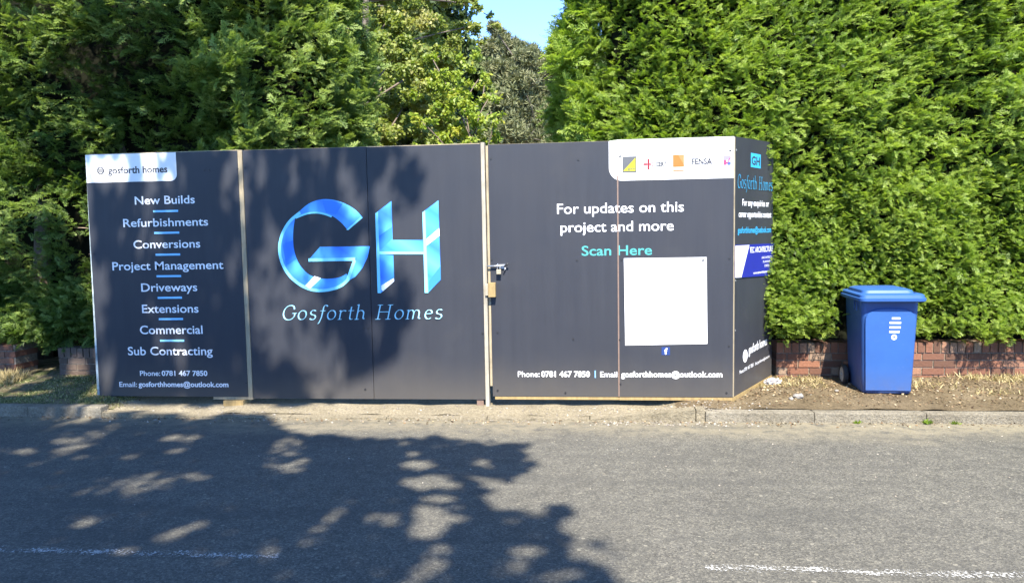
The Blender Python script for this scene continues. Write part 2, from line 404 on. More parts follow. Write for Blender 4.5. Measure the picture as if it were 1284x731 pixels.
# hand drawn italic serif letters with a broad pen: lists of strokes in em units
def arc(cx, cz, rx, rz, a0, a1, n=14):
    return [(cx + rx * math.cos(math.radians(a0 + (a1 - a0) * k / n)), cz + rz * math.sin(math.radians(a0 + (a1 - a0) * k / n))) for k in range(n + 1)]
GL = {
 'G': (0.70, [arc(.36, .34, .30, .35, 55, 330), [(.62, .17), (.62, .31)], [(.5, .31), (.7, .31)], [(.53, .63), (.57, .5)]]),
 'o': (0.50, [arc(.24, .22, .19, .22, 0, 360)]),
 's': (0.42, [arc(.2, .34, .13, .11, 40, 250, 10) + arc(.2, .115, .14, .115, 70, -150, 10)]),
 'f': (0.32, [[(.02, -.2), (.07, -.17)] + [(.15, .1), (.17, .5)] + arc(.27, .56, .1, .13, 170, 30, 8), [(.05, .42), (.3, .42)]]),
 'r': (0.38, [[(.02, .4), (.1, .43), (.1, .0)], arc(.25, .26, .15, .17, 170, 50, 8), [(.02, .005), (.2, .005)]]),
 't': (0.32, [[(.14, .6), (.14, .1)] + arc(.22, .1, .08, .1, 190, 320, 7), [(.03, .42), (.29, .42)]]),
 'h': (0.52, [[(.02, .68), (.1, .7), (.1, 0)], arc(.25, .26, .15, .17, 170, 0, 10) + [(.4, .06), (.47, .02)], [(.02, .005), (.2, .005)]]),
 'H': (0.82, [[(.14, 0), (.14, .68)], [(.62, 0), (.62, .68)], [(.14, .35), (.62, .35)], [(.03, .005), (.26, .005)], [(.03, .675), (.26, .675)], [(.51, .005), (.74, .005)], [(.51, .675), (.74, .675)]]),
 'm': (0.80, [[(.02, .4), (.1, .43), (.1, 0)], arc(.23, .26, .13, .17, 170, 0, 9) + [(.36, 0)], arc(.49, .26, .13, .17, 170, 0, 9) + [(.62, .06), (.7, .02)], [(.03, .005), (.18, .005)]]),
 'e': (0.44, [[(.06, .24), (.36, .26)] + arc(.21, .27, .15, .16, 0, 180, 8) + arc(.23, .22, .17, .22, 180, 315, 9)]),
 ' ': (0.34, []),
}
def put_script(body, fr, u0, u1, zb, xh, m, parent, slant=0.22, off=0.0017, pen=0.034):
    quads = []; cx = 0.0
    for ch in body:
        adv, strokes = GL[ch]
        for st in strokes:
            for (a, b), (c, d) in zip(st, st[1:]):
                q = [(cx + a + pen * .85, b + pen * .45), (cx + a - pen * .85, b - pen * .45), (cx + c - pen * .85, d - pen * .45), (cx + c + pen * .85, d + pen * .45)]
                area = abs(sum(q[i][0] * q[(i + 1) % 4][1] - q[(i + 1) % 4][0] * q[i][1] for i in range(4)))
                l = math.hypot(c - a, d - b); nx, nz = -(d - b) / max(l, 1e-6) * .016, (c - a) / max(l, 1e-6) * .016
                if area < 0.05 * l: q = [(cx + a + nx, b + nz), (cx + a - nx, b - nz), (cx + c - nx, d - nz), (cx + c + nx, d + nz)]
                quads.append(q)
        cx += adv + 0.06
    xs = [p[0] for q in quads for p in q]; x0, x1 = min(xs), max(xs); sz = xh / 0.43
    su = (u1 - u0) / (x1 - x0 + slant * 0.5)
    P = [[(u0 + (p[0] - x0 + slant * (p[1])) * su, zb + p[1] * sz) for p in q] for q in quads]
    return put_poly('lettering', P, fr, m, parent, off)

# ------------------------------------------------------------------ hoarding
HY = 6.80
m_board = mat_board()
m_white = mat_print('white_vinyl', (0.66, 0.66, 0.65))
m_txt = mat_print('white_lettering_vinyl', (0.72, 0.72, 0.72))
m_blue_bar = mat_print('sky_blue_vinyl', (0.2, 0.5, 0.78))
m_teal = mat_print('pale_teal_vinyl', (0.055, 0.28, 0.27))
m_iceb = mat_print('ice_blue_vinyl', (0.3, 0.6, 0.72))
m_grey = mat_print('dark_grey_ink', (0.02, 0.021, 0.03))
m_pine = mat_wood('pale_timber', (0.28, 0.23, 0.145))
m_cream = mat_wood('cream_timber', (0.29, 0.26, 0.2))
m_yel = mat_wood('yellow_timber', (0.27, 0.19, 0.075))
m_screw = simple('black_screw_cap', (0.012, 0.012, 0.013), 0.5)
m_steel = simple('galvanised_steel', (0.42, 0.43, 0.45), 0.4, 0.2, 40, 0.5, 0.8)
m_dark = simple('dark_steel', (0.02, 0.02, 0.022), 0.5)
m_brass = simple('aged_brass', (0.42, 0.36, 0.24), 0.4, 0.2, 30, 0.5, 0.5)
F = frame((0, HY, 0), (1, 0, 0))
def pu(px, py=340): p = on_y(px, py, HY); return (p.x, p.z)
def tx(body, pxa, pxb, yb, yc, m, parent, bold=0.0, slope=True):
    a = on_y(pxa, yb, HY); cx_ = (pxa + pxb) / 2
    e = on_y(pxb, yb, HY); mid = on_y(cx_, yb, HY); top = on_y(cx_, yc, HY)
    return put_text(body, F, a.x, e.x, mid.z, top.z - mid.z, m, parent, bold)
def bar(pxa, pxb, yc, hh, m, parent, name='divider_bar'):
    a, e = on_y(pxa, yc, HY), on_y(pxb, yc, HY); mid = on_y((pxa + pxb) / 2, yc, HY).z; h2 = hh / 136.0 / 2
    return put_poly(name, [rect(a.x, e.x, mid - h2, mid + h2)], F, m, parent)
def screw(px, py, parent, Y=HY):
    p = on_y(px, py, Y); bm = bmesh.new()
    tube_bm(bm, [(p.x, Y - 0.004, p.z), (p.x, Y + 0.003, p.z)], [0.0095, 0.0105], 10)
    bm_obj('screw', bm, m_screw, parent, False)

# left: the services panel, seen edge on at its left end too
LP = thing('hoarding_panel', 'narrow navy hoarding panel listing New Builds to Sub Contracting under a white corner logo', 'hoarding panel', (-4.0, HY, 0.1))
xl0, xl1 = -4.795, -3.265
box('board', xl0, xl1, HY, HY + 0.018, 0.128, 2.483, m_board, LP)
box('post', xl1 + 0.004, xl1 + 0.046, HY - 0.002, HY + 0.09, 0.1, 2.487, m_pine, LP)
box('bottom_rail', -3.62, xl1 + 0.002, HY + 0.003, HY + 0.06, 0.1, 0.125, m_pine, LP)
box('top_rail', xl0 + 0.02, xl1, HY + 0.02, HY + 0.06, 2.43, 2.492, m_pine, LP)
m_film = simple('weathered_print_edge', (0.3, 0.36, 0.36), 0.6, 0.6, 9)
box('edge_board', xl0 - 0.028, xl0 - 0.003, HY + 0.004, HY + 0.25, 0.14, 2.475, m_film, LP, rot=Matrix.Rotation(0.012, 3, 'Y'))
a = pu(220.5, 196); b = pu(220.5, 226.7)
r_ = 0.06; zc = b[1] + 0.0
lb = [(xl0 + 0.001, zc)] + [(a[0] - r_ + r_ * math.cos(q), zc + r_ + r_ * math.sin(q)) for q in np.linspace(-math.pi / 2, 0, 8)] + [(a[0], 2.4825), (xl0 + 0.001, 2.4825)]
ban = put_poly('logo_banner', [lb], F, m_white, LP, 0.001)
e = pu(126.2, 214.3)
put_poly('emblem', ring(e[0], e[1], 0.027, 0.038, 20) + [rect(e[0] - 0.022 + 0.011 * k, e[0] - 0.0145 + 0.011 * k, e[1] - 0.02, e[1] + 0.02) for k in range(5)], F, m_grey, ban, 0.0018)
tx('gosforth homes', 135.6, 210.2, 217.2, 208.4, m_grey, ban, 0.028)
for body, xa, xb, yb, yc in (('New Builds', 169.3, 244.5, 255.8, 245.2), ('Refurbishments', 154.8, 261.2, 283.8, 273.2), ('Conversions', 167.6, 251.3, 311, 300.4), ('Project Management', 141.2, 280.4, 338, 327.3), ('Driveways', 177.4, 247.6, 365.2, 354.5), ('Extensions', 178.4, 249.1, 392, 381.2), ('Commercial', 175.8, 254.3, 418.5, 407.6), ('Sub Contracting', 160.7, 266.8, 445, 434.2)):
    tx(body, xa, xb, yb, yc, m_txt, LP, 0.01)
for xa, xb, yc in ((192, 223.4, 264.9), (193.5, 224.8, 292), (195.2, 226, 319.3), (196.4, 227.2, 346.3), (197.9, 228.3, 373.3), (199.2, 229.6, 400), (200.8, 231, 427)):
    bar(xa, xb, yc, 2.6, m_blue_bar, LP)
tx('Phone:', 175.8, 201, 470.9, 464.4, m_txt, LP, 0.01); tx('0781 467 7850', 203, 260.3, 470.9, 464.4, m_txt, LP, 0.025)
tx('Email:', 150, 172, 484.8, 478.3, m_txt, LP, 0.01); tx('gosforthhomes@outlook.com', 174, 286.6, 484.8, 478.3, m_txt, LP, 0.025)
for p in ((255.5, 213.5), (261.5, 213.5), (298, 212), (117, 318), (298, 330), (117, 480)): screw(*p, LP)

# middle: the GH gate leaf
MG = thing('gate_leaf', 'wide navy gate leaf with the big blue GH monogram in dappled shade', 'gate', (-2.0, HY, 0.1))
xm0, xm1, xs = -3.213, -0.945, -2.0155
box('board', xm0, xs - 0.0025, HY, HY + 0.018, 0.112, 2.482, m_board, MG)
box('board', xs + 0.0025, xm1, HY, HY + 0.018, 0.112, 2.478, m_board, MG)
box('backing_batten', xs - 0.04, xs + 0.04, HY + 0.02, HY + 0.06, 0.12, 2.46, m_cream, MG)
box('top_rail', xm0 + 0.01, xm1 - 0.01, HY + 0.0205, HY + 0.0605, 2.44, 2.487, m_pine, MG)
box('closing_post', xm1 + 0.003, xm1 + 0.036, HY - 0.012, HY + 0.08, 0.03, 2.49, m_cream, MG)
s4 = 4.0625
def gp(pts): return [pu(330 + x / s4, 235 + y / s4) for x, y in pts]
def smooth_pts(pts, n=6, closed=False):
    out = []; m_ = len(pts)
    for i in range(m_ - 1):
        p0, p1, p2, p3 = pts[max(i - 1, 0)], pts[i], pts[i + 1], pts[min(i + 2, m_ - 1)]
        for k in range(n):
            t = k / n
            out.append(tuple(0.5 * ((2 * p1[j]) + (-p0[j] + p2[j]) * t + (2 * p0[j] - 5 * p1[j] + 4 * p2[j] - p3[j]) * t * t + (-p0[j] + 3 * p1[j] - 3 * p2[j] + p3[j]) * t ** 3) for j in range(2)))
    out.append(pts[-1]); return out
def strip(A, B):   # quads between two equally sampled curves
    return [gp([A[i], A[i + 1], B[i + 1], B[i]]) for i in range(len(A) - 1)]
# the printed monogram: broad blue ribbon faces with pale edges
def mat_grad(name, stops, ang=0.6, sc=2.2, ox=0.0):
    m, t, b = new_mat(name); x, y, z = pos_xyz(t)
    f = math_n(t, 'FRACT', math_n(t, 'ADD', math_n(t, 'MULTIPLY', math_n(t, 'ADD', math_n(t, 'MULTIPLY', x, ang), z), sc), ox))
    t.links.new(ramp(t, f, stops), b.inputs['Base Color']); b.inputs['Roughness'].default_value = 0.45; return m
mg_a = mat_grad('blue_print_gradient', [(0.0, (0.03, 0.17, 0.68)), (0.3, (0.07, 0.34, 0.85)), (0.52, (0.03, 0.2, 0.75)), (0.75, (0.1, 0.42, 0.85)), (1.0, (0.03, 0.17, 0.68))], 0.7, 1.6, 0.1)
m_edge = mat_print('cyan_print_edge', (0.22, 0.66, 0.86)); m_glint = mat_print('white_print_band', (0.75, 0.83, 0.87))
m_pblue = mat_print('deep_blue_print', (0.03, 0.19, 0.7)); m_pmid = mat_print('mid_blue_print', (0.09, 0.36, 0.8))
outer = smooth_pts([(508, 155), (470, 115), (415, 82), (350, 63), (290, 63), (232, 84), (185, 122)], 5)
inner = smooth_pts([(430, 217), (398, 180), (352, 146), (300, 128), (255, 125), (215, 132), (165, 152)], 5)
outer2 = smooth_pts([(185, 122), (130, 170), (92, 235), (77, 310), (92, 390), (135, 460), (200, 510), (270, 532), (340, 528), (400, 508), (440, 474)], 5)
inner2 = smooth_pts([(165, 152), (156, 200), (153, 255), (157, 310), (172, 365), (200, 412), (240, 447), (290, 463), (340, 465), (390, 458), (425, 440)], 5)
mono = put_poly('monogram', strip(outer, inner) + strip(outer2, inner2) + [gp([(290, 303), (545, 300), (530, 355), (470, 360), (232, 370)]), gp([(545, 300), (532, 358), (505, 412), (470, 455), (430, 478), (455, 430), (472, 378), (475, 350)]),
    gp([(572, 133), (654, 70), (660, 268), (600, 325), (580, 335)]), gp([(590, 340), (664, 346), (668, 478), (600, 538), (590, 538)]), gp([(600, 325), (650, 268), (815, 268), (818, 330)]), gp([(812, 128), (893, 67), (905, 470), (840, 537), (825, 537)])], F, mg_a, MG, 0.0015)
def offs(A, d):    # thin edge ribbon along a curve
    out = []
    for i, p in enumerate(A):
        q = A[min(i + 1, len(A) - 1)]; o_ = A[max(i - 1, 0)]; tx_, tz_ = q[0] - o_[0], q[1] - o_[1]; l = math.hypot(tx_, tz_) or 1
        out.append((p[0] - tz_ / l * d, p[1] + tx_ / l * d))
    return out
put_poly('pale_edge', strip(outer2, offs(outer2, -15)) + strip(inner[10:], offs(inner[10:], -9)) + [gp(q) for q in (
    [(232, 362), (470, 357), (470, 374), (232, 378)], [(508, 155), (436, 217), (424, 217), (498, 150)], [(458, 374), (474, 374), (440, 474), (420, 490), (428, 455)],
    [(572, 133), (586, 124), (600, 538), (584, 538)], [(590, 326), (818, 328), (820, 341), (590, 341)], [(812, 128), (826, 118), (842, 537), (824, 537)])], F, m_edge, mono, 0.0042)
for _k, q in enumerate(([(215, 500), (262, 452), (296, 462), (240, 516)], [(832, 298), (834, 262), (897, 208), (899, 246)], [(602, 520), (602, 500), (666, 462), (668, 478), (612, 528)])): put_poly('white_glint', [gp(q)], F, m_glint, mono, 0.0062 + 0.0001 * _k)
for _k, q in enumerate(([(842, 530), (842, 480), (904, 400), (905, 470)], [(300, 66), (350, 66), (405, 84), (370, 140), (320, 128)], [(100, 290), (152, 270), (158, 320), (170, 365), (118, 400)], [(588, 300), (588, 250), (657, 200), (658, 262), (600, 318)])): put_poly('deep_blue_fold', [gp(q)], F, m_pblue, mono, 0.0052 + 0.0001 * _k)
a = pu(353.4, 400.3); b = pu(557, 400.3); zt_ = pu(455, 400.3)[1]
put_script('Gosforth Homes', F, a[0], b[0], zt_, (pu(455, 389)[1] - zt_), m_iceb, MG)
for p in ((449.5, 204.5), (454.5, 204), (306.5, 210), (604, 199), (608, 324.5), (605, 418), (456, 411.5), (461.5, 411.5), (452, 323.5), (461, 323), (611, 485.5), (309, 480), (458, 488)): screw(*p, MG)

# right: the updates gate leaf
RG = thing('gate_leaf', 'sunlit grey navy gate leaf inviting updates on the project with white logo strip', 'gate', (0.2, HY, 0.1))
xr0, xr1, xq = -0.875, 1.318, 0.295
box('board', xr0, xq - 0.0025, HY, HY + 0.018, 0.143, 2.468, m_board, RG)
box('board', xq + 0.0025, xr1, HY, HY + 0.018, 0.143, 2.478, m_board, RG)
m_copper = simple('brown_joint_strip', (0.15, 0.1, 0.075), 0.6)
box('joint_strip', xq - 0.0062, xq + 0.0062, HY - 0.0035, HY - 0.0005, 0.146, 2.16, m_copper, RG)
box('bottom_rail', xr0 + 0.02, xq, HY + 0.004, HY + 0.06, 0.113, 0.141, m_yel, RG); box('bottom_rail', xq + 0.003, xr1 + 0.01, HY + 0.004, HY + 0.06, 0.111, 0.14, m_yel, RG)
box('top_rail', xr0, xr1 - 0.02, HY + 0.021, HY + 0.061, 2.42, 2.472, m_pine, RG)
box('closing_post', xr0 - 0.024, xr0 - 0.003, HY + 0.004, HY + 0.08, 0.24, 2.46, m_pine, RG)
tx('For updates on this', 698.6, 857.4, 266.8, 253.4, m_txt, RG, 0.004)
tx('project and more', 703, 844.6, 290.2, 276.8, m_txt, RG, 0.004)
tx('Scan Here', 729.4, 817.5, 320, 307.3, m_teal, RG, 0.012)
tx('Phone:', 649.5, 676.6, 472.3, 465.1, m_txt, RG, 0.006); tx('0781 467 7850', 678.8, 739.7, 472.3, 465.1, m_txt, RG, 0.025)
bar(745.8, 747, 469, 9, m_blue_bar, RG, 'divider_bar')
tx('Email:', 752.6, 776.4, 472.6, 465.4, m_txt, RG, 0.006); tx('gosforthhomes@outlook.com', 778.8, 905.7, 472.6, 465.4, m_txt, RG, 0.025)
q0, q1, q2, q3 = pu(782.3, 324), pu(886, 322.5), pu(887, 431), pu(784, 433)
put_poly('blank_white_square', [[q3, q2, q1, q0]], F, m_white, RG, 0.001)
fb = mat_print('royal_blue_ink', (0.01, 0.032, 0.14))
c0 = pu(829.5, 445); c1 = pu(840, 435); ic = put_poly('social_icon', [rect(c0[0], c1[0], c0[1], c1[1])], F, fb, RG)
put_text('f', F, c0[0] + 0.026, c1[0] - 0.022, c0[1] + 0.008, (c1[1] - c0[1]) * 0.76, m_txt, ic, 0.03, 0.0024)
a = pu(763.5, 200)[0]; zb_ = pu(840, 225.3)[1]; rr = 0.115; xe = xr1 - 0.001
pl = [(xe, zb_), (xe, 2.477), (xq + 0.003, 2.477), (a, 2.4675), (a, zb_ + rr)] + [(a + rr - rr * math.cos(q), zb_ + rr - rr * math.sin(q)) for q in np.linspace(0.1, math.pi / 2, 9)]
wb = put_poly('logo_banner', [pl], F, m_white, RG, 0.001)
m_cgrey = mat_print('mid_grey_ink', (0.075, 0.078, 0.083)); m_yell = mat_print('yellow_ink', (0.3, 0.28, 0.012)); m_red = mat_print('red_ink', (0.19, 0.008, 0.016)); m_orng = mat_print('orange_ink', (0.27, 0.105, 0.014))
m_orl = mat_print('pale_orange_ink', (0.28, 0.15, 0.05)); m_lav = mat_print('lavender_ink', (0.2, 0.18, 0.26)); m_pink = mat_print('pink_ink', (0.24, 0.04, 0.11)); m_pbl = mat_print('periwinkle_ink', (0.05, 0.075, 0.24)); m_pgr = mat_print('pale_grey_ink', (0.1, 0.1, 0.115))
def pr(x0, y0, x1, y1): A = pu((x0 + x1) / 2, y0); B = pu((x0 + x1) / 2, y1); return rect(pu(x0, y0)[0], pu(x1, y0)[0], B[1], A[1])
lg = put_poly('trade_logo', [pr(780.2, 196.4, 798.3, 217)], F, m_cgrey, wb, 0.0017)
put_poly('yellow_triangle', [[pu(781.2, 214.8), pu(796.8, 214.8), pu(796.8, 197.8)]], F, m_yell, lg, 0.0024)
put_text('gas', F, pu(787, 212)[0], pu(796, 212)[0], pu(791, 213)[1], 0.022, m_cgrey, lg, 0, 0.003)
lg = put_poly('trade_logo', [pr(811.6, 199.2, 814.6, 213.2), pr(806.5, 205, 811.4, 207.6), pr(814.8, 205, 816.4, 207.6)], F, m_red, wb, 0.0017)
tx('EI', 817, 821, 208.6, 203.8, m_red, lg, 0.03); tx('CERT', 822.3, 835.9, 208.8, 203.0, m_grey, lg, 0.05)
lg = put_poly('trade_logo', [pr(843.7, 194.3, 857.8, 209.8), pr(843.7, 213.4, 857.8, 215)], F, m_orng, wb, 0.0017)
put_poly('pale_facet', [[pu(850, 194.6), pu(857.6, 194.6), pu(857.6, 207)]], F, m_orl, lg, 0.0024)
tx('TRUST', 844.5, 857, 213, 210.6, m_orng, lg, 0.02)
A, B = pu(865.3, 210.8), pu(894.8, 197.2); w_ = 0.006
lg = put_poly('trade_logo', [rect(A[0], B[0], B[1] - w_, B[1]), rect(A[0], B[0], A[1] + 0.035, A[1] + 0.035 + w_), rect(A[0], A[0] + w_, A[1] + 0.035, B[1]), rect(B[0] - w_, B[0], A[1] + 0.035, B[1])], F, m_pgr, wb, 0.0017)
tx('FENSA', 867.2, 893, 206.2, 198.8, m_grey, lg, 0.035); tx('fenestration scheme', 868, 892, 210.6, 208.2, m_pgr, lg, 0.01)
lg = put_poly('trade_logo', [pr(907, 195.3, 916.4, 201)], F, m_lav, wb, 0.0017)
put_poly('pink_block', [pr(907, 201, 911, 207.4)], F, m_pink, lg, 0.0017); put_poly('blue_block', [pr(912, 203, 916.4, 207.4)], F, m_pbl, lg, 0.0017)
put_poly('tick', [[pu(909, 200.8), pu(911.5, 203.6), pu(916, 196.6), pu(916.4, 198.6), pu(911.5, 206), pu(908.6, 202.5)]], F, m_pink, lg, 0.0026)
tx('NAPIT', 903.7, 917.5, 212, 209.6, m_grey, lg, 0.0)
for p in ((725, 200.5), (777.5, 196.3), (915.5, 189.3), (723.5, 326.5), (779.5, 325.5), (915, 324), (615.5, 199), (616.5, 326), (719, 425.5), (777, 426), (624, 417), (709, 492.5), (778, 481.5), (914, 434), (911, 492.5), (624, 489.5), (881.5, 326.5)): screw(*p, RG)

# return panel, splayed back from the right end of the gate
E0, E1 = Vector((1.325, HY + 0.002, 0)), Vector((1.845, 7.575, 0))
FR = frame(E0, E1 - E0); RL = (E1 - E0).length
RP = thing('hoarding_panel', 'narrow navy side panel splayed back to the hedge at the right end of the hoarding', 'hoarding panel', (1.6, 7.2, 0.15))
def slab(name, u0, u1, d0, d1, zs, m, parent):   # zs: four corners (bottom left, bottom right, top right, top left)
    bm = bmesh.new(); o, u, n = FR; vs = []
    for d in (d0, d1):
        for (uu, zz) in ((u0, zs[0]), (u1, zs[1]), (u1, zs[2]), (u0, zs[3])):
            p = o + u * uu - n * d; p.z = zz; vs.append(bm.verts.new(p))
    for f in ((0, 1, 2, 3), (7, 6, 5, 4), (0, 4, 5, 1), (1, 5, 6, 2), (2, 6, 7, 3), (3, 7, 4, 0)): bm.faces.new([vs[i] for i in f])
    return bm_obj(name, bm, m, parent)
slab('board', 0.0, RL, 0.0, 0.018, (0.145, 0.2, 2.5, 2.478), m_board, RP)
slab('bottom_rail', -0.005, RL, -0.004, 0.05, (0.105, 0.165, 0.197, 0.142), m_yel, RP)
slab('back_post', RL - 0.05, RL, 0.02, 0.07, (0.15, 0.15, 2.47, 2.47), m_pine, RP)
slab('corner_trim', -0.006, 0.0, -0.004, 0.02, (0.146, 0.146, 2.47, 2.47), m_pine, RP)
m_rblue = mat_print('bright_blue_vinyl', (0.03, 0.3, 0.52))
uc = 0.48
em = put_poly('emblem', [rect(uc - 0.12, uc + 0.12, 2.23, 2.36)], FR, m_rblue, RP)
put_text('GH', FR, uc - 0.1, uc + 0.1, 2.255, 0.08, m_board, em, 0.02, 0.0024)
put_script('Gosforth Homes', FR, 0.06, RL - 0.04, 2.03, 0.075, m_rblue, RP, 0.12)
put_text('For any enquiries or', FR, 0.17, 0.82, 1.875, 0.06, m_txt, RP, 0.02); put_text('career opportunities contact', FR, 0.09, 0.88, 1.77, 0.06, m_txt, RP, 0.02)
put_text('gosforthhomes@outlook.com', FR, 0.07, 0.88, 1.625, 0.058, m_rblue, RP, 0.02)
put_poly('emblem', [circ(0.26, 0.485, 0.055, 20, 0.06)], FR, m_txt, RP)
put_text('gosforth homes', FR, 0.34, 0.8, 0.49, 0.085, m_txt, RP, 0.02, slope=0.075)
put_text('Phone: 0781 467 7850', FR, 0.13, 0.46, 0.335, 0.034, m_txt, RP, 0.01, slope=0.07); put_text('Email: gosforthhomes@outlook.com', FR, 0.5, 0.87, 0.362, 0.03, m_txt, RP, 0.01, slope=0.07)
for uu, zz in ((0.03, 2.36), (0.03, 1.2), (0.03, 0.75)):
    p = FR[0] + FR[1] * uu + FR[2] * 0.003; p.z = zz; bm = bmesh.new(); q = p - FR[2] * 0.006; tube_bm(bm, [p, q], [0.009, 0.01], 8); bm_obj('screw', bm, m_steel, RP)
# architect's blue sign screwed on the return panel
SG = thing('sign', 'blue and white architect sign screwed on the splayed side panel', 'sign', (1.6, 7.15, 1.2))
m_sign = mat_print('ultramarine_print', (0.009, 0.014, 0.2))
slab('sign_board', 0.0, RL + 0.02, -0.008, -0.002, (1.225, 1.2, 1.515, 1.52), m_sign, SG)
FS = (FR[0] + FR[2] * 0.008, FR[1], FR[2])
put_poly('white_corner', [[(0.002, 1.228), (0.14, 1.224), (0.32, 1.513), (0.002, 1.513)]], FS, m_white, SG)
put_poly('hatching', [[(0.01 + 0.03 * k, 1.24 + 0.05 * j), (0.022 + 0.03 * k, 1.24 + 0.05 * j), (0.055 + 0.03 * k, 1.275 + 0.05 * j), (0.043 + 0.03 * k, 1.275 + 0.05 * j)] for j in range(5) for k in range(2 + j)], FS, m_sign, SG, 0.0024)
put_text('TEC ARCHITECTURE', FS, 0.33, 0.91, 1.44, 0.055, m_txt, SG, 0.01)
put_text('ARCHITECTS', FS, 0.62, 0.9, 1.375, 0.022, m_txt, SG); put_text('PLANNING', FS, 0.66, 0.9, 1.335, 0.022, m_txt, SG); put_text('DESIGN', FS, 0.7, 0.9, 1.295, 0.022, m_txt, SG)
put_text('www.tecarchitecture.co.uk', FS, 0.42, 0.9, 1.237, 0.026, m_txt, SG, 0.01)

# hasp, padlock, wooden block, support blocks
hp = on_y(632, 333, HY - 0.03)
HS = thing('gate_bolt', 'galvanised bolt across the joint of the two gate leaves', 'bolt', (hp.x, HY, hp.z))
bm = bmesh.new(); tube_bm(bm, [(-0.9, HY - 0.024, 1.362), (-0.735, HY - 0.024, 1.362)], [0.0075, 0.0075], 10); bm_obj('rod', bm, m_steel, HS, True)
box('keeper_plate', -0.795, -0.735, HY - 0.012, HY - 0.001, 1.335, 1.375, m_steel, HS, 0.002)
bm = bmesh.new(); tube_bm(bm, [(-0.742, HY - 0.024, 1.362), (-0.722, HY - 0.03, 1.372), (-0.706, HY - 0.04, 1.384)], [0.008, 0.007, 0.007], 8); bm_obj('turned_handle', bm, m_dark, HS, True)
bm = bmesh.new(); tube_bm(bm, [(-0.742, HY - 0.014, 1.355), (-0.737, HY - 0.02, 1.335), (-0.75, HY - 0.02, 1.31)], [0.007, 0.007, 0.006], 8); bm_obj('hanging_staple', bm, m_steel, HS, True)
box('staple', -0.808, -0.799, HY - 0.034, HY - 0.001, 1.347, 1.383, m_steel, HS, 0.002)
PL = thing('padlock', 'small brass padlock hanging from the gate bolt', 'padlock', (-0.795, HY, 1.3))
box('body', -0.815, -0.773, HY - 0.05, HY - 0.024, 1.287, 1.33, m_brass, PL, 0.004)
bm = bmesh.new(); tube_bm(bm, [(-0.807, HY - 0.037, 1.328)] + [(-0.794 + 0.013 * math.cos(q), HY - 0.037, 1.35 + 0.016 * math.sin(q)) for q in np.linspace(math.pi, 0, 8)] + [(-0.781, HY - 0.037, 1.328)], [0.0045] * 10, 8); bm_obj('shackle', bm, m_steel, PL, True)
WB = thing('wooden_block', 'small wooden block fixed beside the gate joint below the padlock', 'wooden block', (-0.88, HY, 1.1))
box('block', -0.893, -0.826, HY - 0.062, HY - 0.002, 1.078, 1.21, m_yel, WB, 0.003)
box('block', -0.925, -0.895, HY - 0.03, HY - 0.0135, 1.09, 1.2, m_cream, WB, 0.002)
def prop(x0, x1, y0, y1, zt, m, label):
    z0 = float(height(np.array((x0 + x1) / 2), np.array((y0 + y1) / 2))) - 0.012
    o = box('wooden_block', x0, x1, y0, y1, z0, zt, m, None, 0.003); return tag(o, label, 'wooden block')
prop(-3.5, -3.3, HY - 0.04, HY + 0.14, 0.097, m_yel, 'short timber block propping the services panel off the driveway')
prop(-1.03, -0.965, HY + 0.01, HY + 0.09, 0.11, m_copper, 'small red brown block under the right end of the GH gate leaf')

# ------------------------------------------------------------------ wheelie bin
m_bin = simple('blue_bin_plastic', (0.016, 0.06, 0.2), 0.5, 0.08, 5, 0.4)
m_bin2 = simple('blue_lid_plastic', (0.019, 0.074, 0.24), 0.55, 0.08, 5, 0.4)
def scuff(m):
    t = m.node_tree; b = t.nodes['Principled BSDF']; src = b.inputs['Base Color'].links[0].from_socket; v = coords(t)
    f = smooth(t, noise(t, coords(t, (6, 6, 14)), 3.0, 6, 0.7), 0.58, 0.72)
    z = pos_xyz(t)[2]; dust = math_n(t, 'MULTIPLY', math_n(t, 'SUBTRACT', 1.0, smooth(t, z, 0.16, 0.45)), noise(t, v, 12, 4))
    c = mix(t, math_n(t, 'MULTIPLY', f, 0.2), src, (0.12, 0.15, 0.2)); c = mix(t, math_n(t, 'MULTIPLY', dust, 0.35), c, (0.12, 0.1, 0.075))
    t.links.new(c, b.inputs['Base Color'])
scuff(m_bin); scuff(m_bin2)
m_rub = simple('black_rubber', (0.02, 0.02, 0.021), 0.7); m_rim = simple('grey_wheel_plastic', (0.3, 0.3, 0.28), 0.6)
BX, BY, BZ = 2.745, 7.25, 0.145
BIN = thing('wheelie_bin', 'blue plastic wheelie bin on the dirt verge by the brick wall', 'bin', (BX, BY, BZ))
BR = Matrix.Rotation(math.radians(-4), 3, 'Z') @ Matrix.Diagonal((1, 1, 1.06))
def rrect(hw, y0, y1, r, n=5):
    P = []
    for cx_, cy_, a0 in ((hw - r, y1 - r, 0), (-hw + r, y1 - r, 90), (-hw + r, y0 + r, 180), (hw - r, y0 + r, 270)):
        for k in range(n + 1):
            q = math.radians(a0 + 90 * k / n); P.append((cx_ + r * math.cos(q), cy_ + r * math.sin(q)))
    return P
def loft(name, rings, m, parent, sm=True, cap0=True, cap1=True):
    bm = bmesh.new(); R = []
    for (z, hw, y0, y1, r) in rings: R.append([bm.verts.new(BR @ Vector((x, y, z)) + Vector((BX, BY, BZ))) for x, y in rrect(hw, y0, y1, r)])
    for a, b in zip(R, R[1:]):
        for k in range(len(a)): bm.faces.new((a[k], a[(k + 1) % len(a)], b[(k + 1) % len(a)], b[k]))
    if cap0: bm.faces.new(R[0][::-1])
    if cap1: bm.faces.new(R[-1])
    o = bm_obj(name, bm, m, parent, sm)
    if sm:
        md = o.modifiers.new('edge', 'EDGE_SPLIT'); md.split_angle = math.radians(35)
    return o
